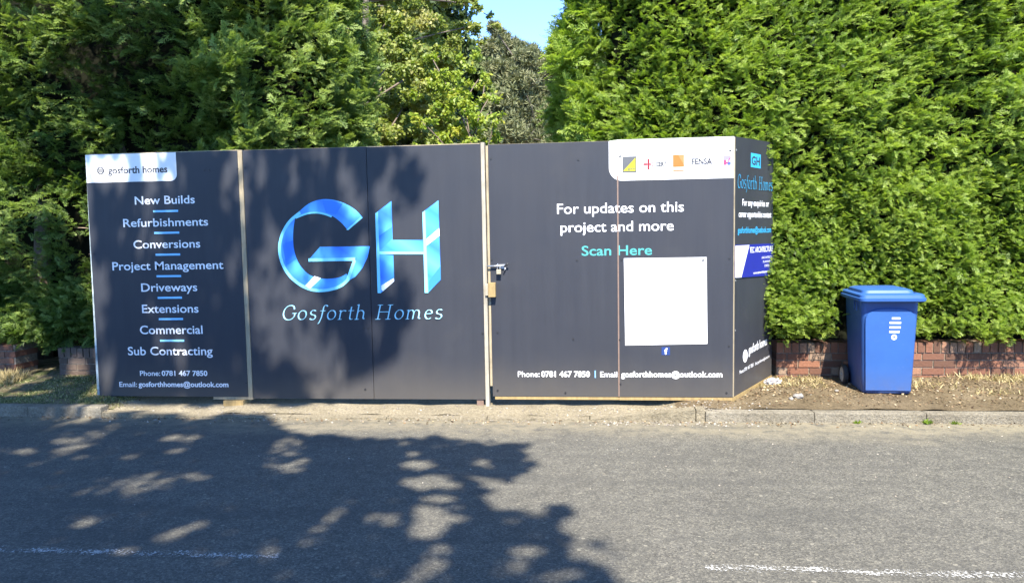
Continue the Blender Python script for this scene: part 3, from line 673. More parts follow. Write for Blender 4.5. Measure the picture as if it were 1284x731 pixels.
loft('body', [(0.0, 0.2, -0.27, 0.17, 0.04), (0.02, 0.212, -0.285, 0.19, 0.05), (0.14, 0.218, -0.291, 0.225, 0.05), (0.80, 0.242, -0.325, 0.255, 0.05), (0.815, 0.252, -0.337, 0.26, 0.045), (0.845, 0.254, -0.34, 0.262, 0.045)], m_bin, BIN)
# raised arched front
bm = bmesh.new(); pts = [(-0.19, 0.03), (0.19, 0.03), (0.21, 0.60)] + [(0.21 * math.cos(q) ** 0.6 if math.cos(q) > 0 else -0.21 * (-math.cos(q)) ** 0.6, 0.62 + 0.115 * math.sin(q) ** 0.8) for q in np.linspace(0.12, math.pi - 0.12, 15)] + [(-0.21, 0.60)]
def bfront(x, z, d): return BR @ Vector((x, -0.2865 - 0.0485 * (z - 0.02) - d, z)) + Vector((BX, BY, BZ))
lo = [bm.verts.new(bfront(x * 1.02, z + (0.004 if z > 0.1 else 0), -0.004)) for x, z in pts]; hi = [bm.verts.new(bfront(x, z, 0.011)) for x, z in pts]
for k in range(len(pts)): bm.faces.new((lo[k], lo[(k + 1) % len(pts)], hi[(k + 1) % len(pts)], hi[k]))
bm.faces.new(hi); bm_obj('front_panel', bm, m_bin2, BIN)
loft('lid', [(0.80, 0.272, -0.395, 0.285, 0.05), (0.805, 0.281, -0.406, 0.292, 0.055), (0.828, 0.283, -0.408, 0.292, 0.055), (0.833, 0.273, -0.398, 0.290, 0.055), (0.855, 0.270, -0.392, 0.290, 0.055), (0.864, 0.256, -0.37, 0.285, 0.05), (0.866, 0.234, -0.30, 0.275, 0.05), (0.852, 0.229, -0.285, 0.272, 0.05), (0.852, 0.225, -0.27, 0.27, 0.05), (0.886, 0.216, -0.25, 0.262, 0.06), (0.898, 0.181, -0.2, 0.24, 0.07)], m_bin2, BIN)
for sx in (-1, 1):
    for k in range(2):
        bm = bmesh.new(); x_ = sx * (0.2 - 0.0 * k); add_box(bm, sx * 0.253 - 0.006, sx * 0.253 + 0.006, -0.2 + 0.07 * k, -0.19 + 0.07 * k, 0.71, 0.81)
        for v in bm.verts: v.co = BR @ v.co + Vector((BX, BY, BZ))
        bm_obj('rim_rib', bm, m_bin, BIN)
bm = bmesh.new(); tube_bm(bm, [BR @ Vector((x, 0.305, 0.815)) + Vector((BX, BY, BZ)) for x in (-0.24, 0.24)], [0.014, 0.014], 10); bm_obj('handle', bm, m_bin2, BIN, True)
bm = bmesh.new(); tube_bm(bm, [BR @ Vector((x, 0.15, 0.088)) + Vector((BX, BY, BZ)) for x in (-0.245, 0.245)], [0.01, 0.01], 8); bm_obj('axle', bm, m_dark, BIN)
for sx in (-1, 1):
    def wl(x, r, seg=24): return [BR @ Vector((sx * (x + 0.022), 0.15 + r * math.cos(2 * math.pi * k / seg), 0.088 + r / 1.06 * math.sin(2 * math.pi * k / seg))) + Vector((BX, BY, BZ)) for k in range(seg)]
    def wheel(name, prof, m, parent):
        bm = bmesh.new(); R = [[bm.verts.new(p) for p in wl(x, r)] for x, r in prof]
        for a, b in zip(R, R[1:]):
            for k in range(24): bm.faces.new((a[k], a[(k + 1) % 24], b[(k + 1) % 24], b[k]))
        bm.faces.new(R[0]); bm.faces.new(R[-1]); return bm_obj(name, bm, m, parent)
    wh = wheel('wheel', [(0.22, 0.075), (0.222, 0.096), (0.232, 0.1), (0.258, 0.1), (0.266, 0.094), (0.266, 0.078), (0.258, 0.075)], m_rub, BIN)
    wheel('rim', [(0.255, 0.074), (0.263, 0.07), (0.265, 0.05), (0.26, 0.045), (0.262, 0.018), (0.272, 0.014)], m_rim, wh)
dec = lambda x0, x1, z0, z1: [(x0, z0), (x1, z0), (x1, z1), (x0, z1)]
bm = bmesh.new()
def dpoly(pl): bm.faces.new([bm.verts.new(bfront(x, z, 0.0125)) for x, z in pl])
for (x0, x1, zc_) in ((0.01, 0.08, 0.655), (-0.008, 0.088, 0.618), (-0.008, 0.086, 0.578), (-0.008, 0.078, 0.54)): dpoly(dec(x0, x1, zc_ - 0.0085, zc_ + 0.0085))
for pl in ring(0.034, 0.494, 0.009, 0.024, 16): dpoly(pl)
bm_obj('printed_lettering', bm, m_white, BIN)
for o_ in BIN.children:
    pass

# ------------------------------------------------------------------ foliage
def diamond(base, tip, side, w):     # arrays (n,3) -> (n,4,3)
    mid = base * 0.55 + tip * 0.45
    return np.stack([base, mid + side * w[:, None], tip, mid - side * w[:, None]], 1)
def cypress_template(seed, stations=8):
    """one feathery spray of unit length along +x, fanned in the xy plane"""
    r = np.random.default_rng(seed); Q = []; Tt = []
    for i in range(stations):
        s = 0.06 + 0.94 * i / stations
        for sg in (-1, 1):
            L = 0.40 * (1 - 0.72 * s) * r.uniform(0.75, 1.25) + 0.05; ang = math.radians(r.uniform(28, 52)) * sg
            b = np.array([s, 0, -0.12 * s * s]); d = np.array([math.cos(ang), math.sin(ang), r.uniform(-.35, .25)]); d /= np.linalg.norm(d)
            up = np.array([r.normal(0, .3), r.normal(0, .3), 1.0]); side = np.cross(up, d); side /= np.linalg.norm(side)
            Q.append(diamond(b[None], (b + d * L)[None], side[None], np.array([0.035]))); Tt.append(0.3 + 0.5 * s)
            for k in range(2):
                bb = b + d * L * (0.3 + 0.33 * k); a2 = ang + math.radians(r.uniform(25, 50)) * (1 if k % 2 else -1)
                d2 = np.array([math.cos(a2), math.sin(a2), r.uniform(-.5, .4)]); d2 /= np.linalg.norm(d2)
                up = np.array([r.normal(0, .38), r.normal(0, .38), 1.0]); side = np.cross(up, d2); side /= np.linalg.norm(side)
                Q.append(diamond(bb[None], (bb + d2 * L * 0.55)[None], side[None], np.array([0.026]))); Tt.append(0.35 + 0.55 * s)
    b = np.array([0.8, 0, -0.08]); Q.append(diamond(b[None], np.array([[1.05, 0, -0.14]]), np.array([[0, 1.0, 0]]), np.array([0.03]))); Tt.append(0.9)
    return np.concatenate(Q, 0), np.array(Tt)
TPL = [cypress_template(50 + k) for k in range(5)]
def instance(tpls, pos, ax, up, size, tint, r):
    """place templates: ax = spray axis, up = plane normal hint; returns quads and tints"""
    V, T = [], []
    which = r.integers(0, len(tpls), len(pos))
    ax = unit(ax); side = unit(np.cross(up, ax)); nz = np.cross(ax, side)
    for k, (q, tt) in enumerate(tpls):
        m_ = which == k
        if not m_.any(): continue
        Rm = np.stack([ax[m_], side[m_], nz[m_]], 1) * size[m_][:, None, None]          # (n,3,3)
        V.append((np.einsum('qvi,nij->nqvj', q, Rm) + pos[m_][:, None, None, :]).reshape(-1, 4, 3))
        T.append((tint[m_][:, None] + (tt - 0.5)[None] * 0.6).reshape(-1))
    return np.concatenate(V), np.clip(np.concatenate(T), 0, 1)

def cypress_surface(n, sampler, r, branch=0.42, per=9, psize=(0.16, 0.28), lateral=None, tint0=0.5, tint_amp=0.25, flat=0.5, back=0.0):
    """clusters of sprays along branch tips; sampler(n) -> base points, outward normals"""
    P, Nn = sampler(n, r); P = P - Nn * back
    lat = lateral(P) if lateral is not None else np.zeros(len(P))
    tang = unit(np.cross(np.array([0, 0, 1.0])[None], Nn))           # horizontal along the face
    ax = unit(Nn * 0.75 + tang * (lat + r.normal(0, .35, len(P)))[:, None] + np.array([0, 0, 1.0])[None] * r.normal(0.28, .25, len(P))[:, None])
    Lb = branch * r.uniform(0.6, 1.3, len(P)) * (0.72 + 0.28 * sstep(1.6, 2.8, P[:, 2])); ct = tint0 + tint_amp * r.normal(0, 1, len(P)) + 0.15 * fnoise(P, 0.9, 5)
    pos, axs, ups, sz, ti = [], [], [], [], []
    for j in range(per):
        s = (j + r.uniform(0, 1, len(P))) / per
        dev = r.normal(0, 0.42, (len(P), 3)) + (tang * ((1 if j % 2 else -1) * 0.55 * (1 - s))[:, None])
        a = unit(ax + dev); a[:, 2] -= 0.1
        droop = np.where(P[:, 2] < 0.85, 0.0, -0.25) * Lb * s * s
        pos.append(P + ax * (Lb * (s - 0.75))[:, None] + np.array([0, 0, 1.0])[None] * droop[:, None] + r.normal(0, 0.035, (len(P), 3)))
        axs.append(a); ups.append(unit(np.array([0, 0, 1.0])[None] + Nn * (flat + 0.35) + r.normal(0, .36, (len(P), 3))))
        sz.append(r.uniform(*psize, len(P)) * (1.1 - 0.35 * s) * (0.72 + 0.28 * sstep(1.6, 2.8, P[:, 2]))); ti.append(ct + 0.18 * (s - 0.5) + r.normal(0, .08, len(P)))
    return instance(TPL, np.concatenate(pos), np.concatenate(axs), np.concatenate(ups), np.concatenate(sz), np.concatenate(ti), r)

m_leyl = mat_tint('cypress_foliage', [(0.0, (0.02, 0.04, 0.007)), (0.35, (0.095, 0.16, 0.02)), (0.7, (0.19, 0.285, 0.036)), (1.0, (0.27, 0.355, 0.065))], 0.45, 0.5, 0.45)
m_leyd = mat_tint('shade_toned_cypress_foliage', [(0.0, (0.022, 0.042, 0.009)), (0.4, (0.068, 0.12, 0.021)), (0.75, (0.15, 0.22, 0.046)), (1.0, (0.235, 0.305, 0.085))], 0.5, 0.4)  # darker copy of the cypress greens, shade put into the leaf colour
m_core = simple('gap_shade_fill', (0.007, 0.008, 0.004), 0.95, 0.5, 9, 0.1)  # near-black solid core, painted shade behind the gaps between sprays
m_bark = mat_wood('rough_bark', (0.12, 0.09, 0.065))

def lumpy_core(name, x0, x1, y0, y1, z0, z1, m, parent, amp, seed):
    bm = bmesh.new(); bmesh.ops.create_cube(bm, size=1.0); bmesh.ops.subdivide_edges(bm, edges=bm.edges[:], cuts=14, use_grid_fill=True)
    P = np.array([v.co for v in bm.verts]) + 0.5; P = P * np.array([x1 - x0, y1 - y0, z1 - z0]) + np.array([x0, y0, z0])
    d = fnoise(P, 1.1, seed) * amp
    c = np.array([(x0 + x1) / 2, (y0 + y1) / 2, (z0 + z1) / 2]); o_ = unit((P - c) / np.array([x1 - x0, y1 - y0, z1 - z0]))
    P = P + o_ * d[:, None]
    for v, p in zip(bm.verts, P): v.co = p
    return bm_obj(name, bm, m, parent, True)

# --- right hedge
HR = thing('conifer_hedge', 'tall sunlit yellow green clipped conifer hedge above the right brick wall', 'hedge', (4.5, 8.3, 0.2))
def front_right(x, z):
    p = np.stack([x, np.zeros_like(x), z], -1)
    return 7.62 - 0.13 * sstep(1.3, 0.7, z) + 0.12 * fnoise(p, 1.1, 21) + 0.05 * fnoise(p, 3.0, 22) + 0.10 * sstep(3.0, 5.0, z) + 0.5 * sstep(0.65, -0.15, x) - 0.10 * sstep(2.4, 1.8, x) * sstep(2.2, 1.2, z)
def samp_right(n, r):
    n = int(n * 1.25)
    x = r.uniform(-0.08, 7.0, n); z = np.where(r.uniform(0, 1, n) < 0.3, r.uniform(0.64, 2.2, n), r.uniform(0.64, 5.0, n))
    keep = ~((x > 2.42) & (x < 3.05) & (z < 1.0) & (z > 0.3)) & ~((x < 1.75) & (z < 2.3))
    x, z = x[keep], z[keep]; y = front_right(x, z)
    N_ = np.stack([-1.0 * sstep(0.7, -0.1, x), -np.ones_like(x), 0.15 * np.ones_like(x)], -1)
    return np.stack([x, y, z], -1), unit(N_)
def samp_end(n, r):
    y = r.uniform(7.9, 10.0, n); z = r.uniform(1.9, 5.0, n)
    x = -0.14 + 0.12 * fnoise(np.stack([y, z, z * 0], -1), 1.3, 33) + 0.1 * sstep(3.0, 4.6, z)
    return np.stack([x, y, z], -1), unit(np.stack([-np.ones(n), -0.45 * np.ones(n), 0.15 * np.ones(n)], -1))
def lat_right(P):
    up = sstep(1.8, 3.2, P[:, 2])
    return up * (0.75 * np.clip(0.4 + 0.9 * sstep(0.6, 2.6, P[:, 0]) - 0.9 * sstep(2.0, 0.2, P[:, 0]), -0.8, 1) + 0.2 * fnoise(P, 0.7, 41))
r1 = np.random.default_rng(3)
V1, T1 = cypress_surface(3500, samp_right, r1, 0.32, 10, (0.088, 0.15), lat_right, 0.76, 0.17)
V2, T2 = cypress_surface(5000, samp_right, r1, 0.15, 7, (0.06, 0.1), lat_right, 0.55, 0.19, back=0.08)
V3, T3 = cypress_surface(420, samp_end, r1, 0.45, 9, (0.15, 0.26), None, 0.74, 0.14)
poly_mesh('foliage', np.concatenate([V1, V2, V3]), 4, m_leyl, HR, np.concatenate([T1, T2, T3]))
lumpy_core('shade_core', 0.3, 8.6, 8.0, 9.4, 0.22, 5.0, m_core, HR, 0.1, 61)
for k in range(9):
    x = 0.5 + 0.95 * k + rnd.uniform(-.1, .1); bm = bmesh.new()
    tube_bm(bm, [(x, 8.25, 0.1), (x + rnd.uniform(-.06, .06), 8.25, 1.0), (x, 8.4, 3.0)], [0.07, 0.055, 0.03], 8); bm_obj('trunk', bm, m_bark, HR, True)

# --- left conifers
HL = thing('conifer_hedge', 'tall dark tiered conifers in dappled shade behind the left part of the hoarding', 'hedge', (-5.5, 8.5, 0.2))
def front_left(x, z):
    p = np.stack([x, np.zeros_like(x), z * 2.0], -1)
    return 8.05 + 0.42 * fnoise(p, 0.8, 71) + 0.12 * fnoise(p, 2.3, 72) + 0.9 * sstep(-3.6, -2.8, x) - 0.25 * sstep(-5.3, -6.5, x) + 0.4 * np.exp(-((x + 5.15) / 0.3) ** 2) * sstep(1.2, 1.6, z) * sstep(2.8, 2.3, z)
def samp_left(n, r):
    x = r.uniform(-9.5, -2.85, n); z = r.uniform(0.55, 5.4, n)
    keep = ~((x > -5.0) & (z < 2.2)); x, z = x[keep], z[keep]
    N_ = np.stack([0.5 * sstep(-3.7, -2.9, x), -np.ones_like(x), 0.1 * np.ones_like(x)], -1)
    return np.stack([x, front_left(x, z), z], -1), unit(N_)
def samp_left_end(n, r):
    y = r.uniform(8.6, 10.2, n); z = r.uniform(1.9, 5.4, n); x = -2.95 + 0.15 * fnoise(np.stack([y, z, z * 0], -1), 1.3, 77)
    return np.stack([x, y, z], -1), unit(np.stack([np.ones(n), -0.6 * np.ones(n), 0.1 * np.ones(n)], -1))
r2 = np.random.default_rng(5)
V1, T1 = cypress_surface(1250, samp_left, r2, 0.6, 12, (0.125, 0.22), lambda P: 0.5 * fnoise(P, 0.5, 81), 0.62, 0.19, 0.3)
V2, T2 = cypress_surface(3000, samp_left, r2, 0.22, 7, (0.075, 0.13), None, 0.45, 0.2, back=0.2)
V3, T3 = cypress_surface(260, samp_left_end, r2, 0.5, 9, (0.16, 0.28), None, 0.7, 0.14)
def samp_low(n, r):
    x = r.uniform(-6.9, -4.95, n); z = r.uniform(0.55, 1.25, n)
    return np.stack([x, 7.72 + 0.12 * fnoise(np.stack([x, z, z], -1), 1.5, 91) + 0.25 * (z - 0.5), z], -1), unit(np.stack([0 * x, -np.ones(n), -0.25 * np.ones(n)], -1))
V4, T4 = cypress_surface(170, samp_low, r2, 0.4, 9, (0.18, 0.3), None, 0.4, 0.14)
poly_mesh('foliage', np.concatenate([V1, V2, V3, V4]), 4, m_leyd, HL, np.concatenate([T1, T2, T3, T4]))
lumpy_core('shade_core', -10, -3.3, 8.75, 10.2, 0.2, 5.3, m_core, HL, 0.15, 62)
for k in range(6):
    x = -9 + 1.1 * k; bm = bmesh.new()
    tube_bm(bm, [(x, 8.6, 0.1), (x + rnd.uniform(-.1, .1), 8.65, 1.2), (x, 8.9, 3.4)], [0.12, 0.1, 0.05], 8); bm_obj('trunk', bm, m_bark, HL, True)
bm = bmesh.new(); m_dead = mat_wood('dead_twig', (0.3, 0.22, 0.16))
for k in range(46):
    p = Vector((rnd.uniform(-5.5, -5.05), rnd.uniform(8.0, 8.35), rnd.uniform(1.2, 1.9))); pts = [p]; d = Vector((rnd.uniform(-.8, .8), rnd.uniform(-.8, .1), rnd.uniform(-.5, .4)))
    for j in range(4):
        d = (d + Vector((rnd.uniform(-.5, .5), rnd.uniform(-.4, .3), rnd.uniform(-.5, .3)))).normalized(); pts.append(pts[-1] + d * 0.09)
    tube_bm(bm, pts, [0.009, 0.008, 0.006, 0.005, 0.003], 4)
bm_obj('bare_twigs', bm, m_dead, HL)

# --- broadleaf and pine trees behind the gap
def limb(bm, p0, p1, r0, r1, bend=0.15, n=5):
    p0, p1 = Vector(p0), Vector(p1); L = (p1 - p0).length; pts = []
    o_ = Vector((rnd.uniform(-1, 1), rnd.uniform(-1, 1), rnd.uniform(-.3, .6))) * bend * L
    for k in range(n + 1):
        t = k / n; pts.append(p0.lerp(p1, t) + o_ * math.sin(math.pi * t) * 0.5)
    tube_bm(bm, pts, [r0 + (r1 - r0) * k / n for k in range(n + 1)], 7); return pts
def leaves(centers, radii, per, size, r, tint0, flat=0.4, out_bias=None):
    """loose clumps of pointed leaves round given centres"""
    P, S_, T = [], [], []
    for c, rad in zip(centers, radii):
        n = int(per * (rad ** 2) * 11) + 4
        d = unit(r.normal(0, 1, (n, 3))) * (rad * r.uniform(0.15, 1.0, n) ** 0.5)[:, None]; d[:, 2] *= 0.75
        P.append(np.array(c) + d); T.append(tint0 + r.normal(0, .14) + r.normal(0, .13, n) + 0.15 * d[:, 2] / rad)
    P = np.concatenate(P); n = len(P); T = np.clip(np.concatenate(T), 0, 1)
    a = unit(r.normal(0, 1, (n, 3)) + np.array([0, 0, -0.55])); nrm = unit(r.normal(0, .75, (n, 3)) + np.array([0.1, -0.5, 0.75])); side = unit(np.cross(nrm, a))
    sz = r.uniform(0.6, 1.25, n) * size
    return diamond(P, P + a * sz[:, None], side, sz * 0.36), T
def broadleaf(name, label, base, ztop, crown, m_leaf, per, size, seed, tint0=0.5, trunk_r=0.16, group='trees in the garden behind the gates'):
    """crown: list of (x,y,z,r) clumps"""
    r = np.random.default_rng(seed); t = thing(name, label, 'tree', base, group)
    bm = bmesh.new(); b = Vector(base); top = Vector((base[0] + 0.2, base[1], ztop)); tr = limb(bm, b, top, trunk_r, trunk_r * 0.3, 0.05, 8)
    for (x, y, z, rad) in crown[::2]:
        k = min(range(len(tr)), key=lambda i: abs(tr[i].z - (z - 0.9))); limb(bm, tr[k], (x, y, z), trunk_r * 0.22, 0.01, 0.2, 6)
    bm_obj('trunk', bm, m_bark, t, True)
    sub_c, sub_r = [], []
    for (x, y, z, rad) in crown:
        for k in range(max(6, int(26 * rad))):
            d = unit(r.normal(0, 1, 3)) * rad * r.uniform(0.35, 1.0); sub_c.append((x + d[0], y + d[1], z + d[2] * 0.85)); sub_r.append(rad * r.uniform(0.22, 0.42))
    V, T = leaves(sub_c, sub_r, per, size, r, tint0)
    poly_mesh('crown', V, 4, m_leaf, t, T); return t
def crown_px(pts, Y, ydev, seed):      # clumps laid out on the tree's own vertical plane
    r = random.Random(seed); out = []
    for (px, py, rp) in pts:
        yy = Y + r.uniform(-ydev, ydev) + (185 - py) * 0.0011 * Y; p = on_y(px, py, yy); out.append((p.x, p.y, p.z, rp / FPX * yy))
    return out
m_syc = mat_tint('dry_broad_leaf', [(0.0, (0.045, 0.075, 0.012)), (0.4, (0.13, 0.18, 0.03)), (0.7, (0.2, 0.24, 0.045)), (1.0, (0.3, 0.29, 0.1))], 0.5, 0.42, 0.4)
m_yg = mat_tint('yellow_green_leaf', [(0.0, (0.08, 0.14, 0.014)), (0.4, (0.16, 0.235, 0.022)), (0.75, (0.235, 0.29, 0.03)), (1.0, (0.32, 0.32, 0.045))], 0.5, 0.4, 0.4)
m_pin = mat_tint('grey_green_needles', [(0.0, (0.05, 0.06, 0.03)), (0.5, (0.13, 0.145, 0.065)), (1.0, (0.21, 0.21, 0.11))], 0.6, 0.15, 0.3)
m_dkg = mat_tint('dark_broad_leaf', [(0.0, (0.02, 0.035, 0.01)), (0.5, (0.05, 0.08, 0.02)), (1.0, (0.1, 0.13, 0.035))], 0.5, 0.25)
syc = crown_px([(x_ + (j % 2) * 22, y_, 34) for j, y_ in enumerate((-40, -5, 30, 65, 100, 135, 170)) for x_ in range(395, (560 - abs(j - 2) * 6) if y_ < 60 else 528, 44)] + [(582, 35, 18), (585, 0, 22), (552, 70, 18), (598, 10, 9), (612, 20, 7), (606, 50, 7), (604, -20, 14), (622, 32, 5)], 13.5, 1.6, 4)
broadleaf('sycamore_tree', 'big dry leaved tree filling the gap next to the left conifers', (-4.1, 14.0, 0.1), 8.0, syc, m_syc, 620, 0.08, 21, 0.66, 0.12)
dk = crown_px([(x_, y_, 40) for y_ in (10, 60, 110, 160) for x_ in (400, 450, 500, 545)], 18.5, 1.0, 9)
broadleaf('dark_tree', 'dark green tree deep in the shade behind the dry leaved tree', (-6.6, 18.6, 0.1), 8.0, dk, m_dkg, 120, 0.19, 22, 0.35, 0.2)
yg = crown_px([(560, 95, 20), (585, 80, 16), (600, 100, 18), (580, 120, 22), (612, 125, 14), (555, 140, 20), (600, 148, 18), (575, 165, 20), (612, 172, 16), (550, 178, 18), (590, 185, 18), (598, 66, 9), (570, 110, 22), (592, 140, 22), (620, 150, 14), (565, 185, 20), (615, 190, 16), (545, 110, 18), (525, 150, 16), (530, 185, 18), (540, 70, 12), (520, 120, 10), (608, 95, 9)], 12.2, 0.5, 12)
broadleaf('young_tree', 'bright yellow green young tree in front of the dry leaved tree and the pine', (-2.1, 12.4, 0.1), 3.3, yg, m_yg, 560, 0.07, 23, 0.6, 0.045)

bk = crown_px([(x_, y_, 46) for y_ in (100, 150, 190) for x_ in (540, 585, 630, 675, 720)] + [(690, 95, 18), (560, 80, 20), (735, 70, 24)], 31, 1.5, 15)
broadleaf('distant_tree', 'dull green tree mass standing farthest back behind the pine', (-4.0, 31.0, 0.1), 6.5, bk, m_dkg, 60, 0.3, 24, 0.85, 0.2)
# pine: needle tufts on tiered limbs
PN = thing('pine_tree', 'pale grey green pine tree behind the gate joint left of the right hedge', 'tree', (-2.2, 25.4, 0.1), 'trees in the garden behind the gates')
r3 = np.random.default_rng(31); bm = bmesh.new(); tr = limb(bm, (-2.2, 25.4, 0.1), (-1.9, 26.0, 6.6), 0.18, 0.03, 0.04, 8)
pn = crown_px([(660, 78, 20), (640, 62, 20), (628, 48, 11), (680, 90, 22), (650, 105, 24), (625, 90, 18), (685, 120, 20), (660, 140, 24), (630, 130, 18), (690, 150, 20), (640, 165, 24), (670, 175, 24), (615, 60, 12), (700, 80, 18), (625, 182, 22), (700, 180, 20), (618, 36, 7), (650, 60, 10), (668, 68, 10)], 23, 1.4, 14)
for (x, y, z, rad) in pn:
    k = min(range(len(tr)), key=lambda i: abs(tr[i].z - (z - 0.5))); limb(bm, tr[k], (x, y, z), 0.045, 0.01, 0.2, 6)
for k in range(12):
    x = rnd.uniform(-2.0, -0.4); limb(bm, (x, 24.0, rnd.uniform(3.5, 5.5)), (x + rnd.uniform(-.6, .9), 23.4, rnd.uniform(4.0, 6.0)), 0.022, 0.006, 0.3, 5)
bm_obj('trunk', bm, mat_wood('grey_pine_bark', (0.1, 0.08, 0.065)), PN, True)
NP, NA, NT = [], [], []
for (x, y, z, rad) in pn:
    for k in range(int(120 * rad)):
        c = np.array([x, y, z]) + unit(r3.normal(0, 1, 3)) * rad * r3.uniform(0.3, 1.05) * np.array([1, 1, .8]); n = 34
        d = unit(r3.normal(0, 1, (n, 3)) + np.array([0, -0.2, 0.45])); NP.append(np.repeat(c[None], n, 0) + d * 0.02); NA.append(d * r3.uniform(.14, .26, n)[:, None]); NT.append(np.full(n, 0.62 + r3.normal(0, .22)) + r3.normal(0, .1, n))
NP, NA, NT = np.concatenate(NP), np.concatenate(NA), np.clip(np.concatenate(NT), 0, 1)
poly_mesh('crown', diamond(NP, NP + NA, unit(np.cross(NA, r3.normal(0, 1, NA.shape))), np.full(len(NP), 0.018)), 4, m_pin, PN, NT)

# --- street tree behind the camera: its broken crown shades the road, the gates and the left conifers
ST = thing('street_tree', 'broad leafy street tree standing across the road behind the viewpoint', 'tree', (-4.6, -4.2, 0.0))
D = -np.array(sun_dir)
def g_of(p): t = p[2] / -D[2]; return (p[0] + D[0] * t, p[1] + D[1] * t)
gr = lambda x, y: g_of(on_z(x, y)); gh = lambda x, y: g_of(on_y(x, y, HY)); gl = lambda x, y: g_of(on_y(x, y, 7.9))
def inside(poly, X, Y):
    c = np.zeros(len(X), bool); n = len(poly)
    for i in range(n):
        (x0, y0), (x1, y1) = poly[i], poly[i - 1]
        c ^= ((y0 > Y) != (y1 > Y)) & (X < (x1 - x0) * (Y - y0) / ((y1 - y0) or 1e-9) + x0)
    return c
P_road = [gr(*p) for p in ((-700, 528), (330, 523), (352, 530), (392, 546), (450, 556), (520, 548), (600, 554), (662, 562), (668, 574), (640, 590), (618, 605), (600, 625), (612, 640), (650, 646), (690, 650), (735, 653), (706, 666), (745, 690), (755, 708), (790, 735), (800, 900), (-900, 900))]
P_wall = [gh(*p) for p in ((112, 180), (470, 180), (478, 205), (520, 212), (528, 250), (505, 285), (482, 300), (492, 330), (505, 360), (500, 400), (498, 440), (440, 470), (395, 512), (112, 512))]
P_low = [(-30, 6.3), (-4.7, 6.3), gl(112, 318), gl(60, 335), gl(-500, 340)]
P_left = [gl(*p) for p in ((105, -60), (300, -60), (335, 10), (340, 60), (315, 120), (330, 186), (20, 205), (60, 120), (110, 60))]
H_road = [(212, 549, 16, 6), (220, 566, 16, 4), (235, 601, 19, 5), (285, 634, 17, 7), (87, 657, 20, 6.5), (30, 566, 16, 4.5), (95, 574, 12, 3), (165, 570, 11, 3.5), (335, 690, 18, 11), (483, 648, 16, 9), (540, 605, 35, 12), (530, 582, 26, 6), (550, 628, 18, 7), (540, 655, 34, 21), (516, 570, 12, 4), (605, 580, 16, 6), (608, 604, 14, 9), (640, 622, 34, 15), (655, 690, 26, 15), (640, 712, 26, 9), (420, 630, 9, 5), (370, 722, 14, 5), (505, 556, 16, 4), (62, 613, 12, 4), (105, 618, 12, 4), (700, 725, 24, 8), (450, 628, 9, 4)]
H_wall = [(150, 225, 9, 30), (183, 215, 7, 26), (128, 215, 14, 22), (155, 300, 7, 28), (178, 262, 6, 14), (330, 212, 9, 22), (368, 215, 8, 30), (392, 240, 6, 26), (345, 300, 7, 34), (438, 232, 9, 18), (452, 330, 13, 34), (426, 362, 10, 26), (325, 400, 7, 36), (350, 430, 9, 28), (265, 378, 5, 14), (290, 458, 6, 26), (142, 468, 8, 30), (384, 440, 8, 30), (420, 430, 8, 26), (190, 320, 5, 22), (450, 268, 8, 16), (405, 300, 6, 26), (470, 245, 6, 12), (410, 480, 10, 12), (130, 360, 5, 20), (205, 452, 4, 14), (465, 420, 9, 22), (120, 300, 5, 18)]
def ell(g, pts):
    out = []
    for (x, y, a, b) in pts:
        c = np.array(g(x, y)); ux = np.array(g(x + a, y)) - c; vy = np.array(g(x, y + b)) - c
        out.append((c, np.linalg.inv(np.stack([ux, vy], 1))))
    return out
HOLES = ell(gr, H_road) + ell(gh, H_wall)
r4 = np.random.default_rng(77)
HOLES += ell(gl, [(r4.uniform(20, 330), r4.uniform(-20, 180), r4.uniform(6, 18), r4.uniform(5, 14)) for _ in range(36)])
HOLES += ell(gr, [(60, 478, 34, 4), (20, 492, 20, 3), (95, 470, 20, 3), (40, 505, 26, 3), (110, 486, 14, 3), (255, 521, 18, 3), (150, 505, 10, 3)])
N_ = 330000
gx = r4.uniform(-11, 1.6, N_); gy = r4.uniform(0.8, 12.5, N_)
g2 = np.stack([gx, gy, gx * 0], -1)
jx = gx + 0.09 * fnoise(g2, 3.2, 201) + 0.05 * fnoise(g2, 8, 202) + r4.normal(0, .035, N_); jy = gy + 0.09 * fnoise(g2, 3.2, 203) + 0.05 * fnoise(g2, 8, 204) + r4.normal(0, .035, N_)
ok = inside(P_road, jx, jy) | inside(P_wall, jx, jy) | inside(P_left, jx, jy) | inside(P_low, jx, jy)
ok |= (gy < 1.9) & (gx < 1.2)
for c, Mi in HOLES:
    d = Mi @ np.stack([gx * .4 + jx * .6 - c[0], gy * .4 + jy * .6 - c[1]]); ok &= (d ** 2).sum(0) > 1.0
wall_z = gy > 6.95
thin = fnoise(np.stack([gx * 2.6, gy * 0.75, gx * 0], -1), 1.5, 99) + 0.5 * fnoise(np.stack([gx * 6, gy * 1.6, gx * 0], -1), 1.5, 97)
pk = np.where(gy > 9.2, 1 - 0.95 * sstep(-0.1, 0.45, thin), 1.0) * np.where(wall_z, 1 - 0.93 * sstep(0.15, 0.75, thin), 1 - 0.85 * sstep(0.75, 1.15, thin))
ok &= r4.uniform(0, 1, N_) < pk
gx, gy, wz = gx[ok], gy[ok], wall_z[ok]; n = len(gx)
tt = 9.6 + 1.3 * fnoise(np.stack([gx, gy, gx * 0], -1), 0.35, 98) + r4.uniform(0, 2.4, n) + 1.2 * wz
P = np.stack([gx, gy, np.zeros(n)], -1) - D[None] * tt[:, None]
a = unit(r4.normal(0, 1, (n, 3))); nn = unit(r4.normal(0, .7, (n, 3)) + np.array(sun_dir)[None]); sd = unit(np.cross(nn, a)); sz = r4.uniform(.07, .12, n)
P = P - a * sz[:, None] * 0.5
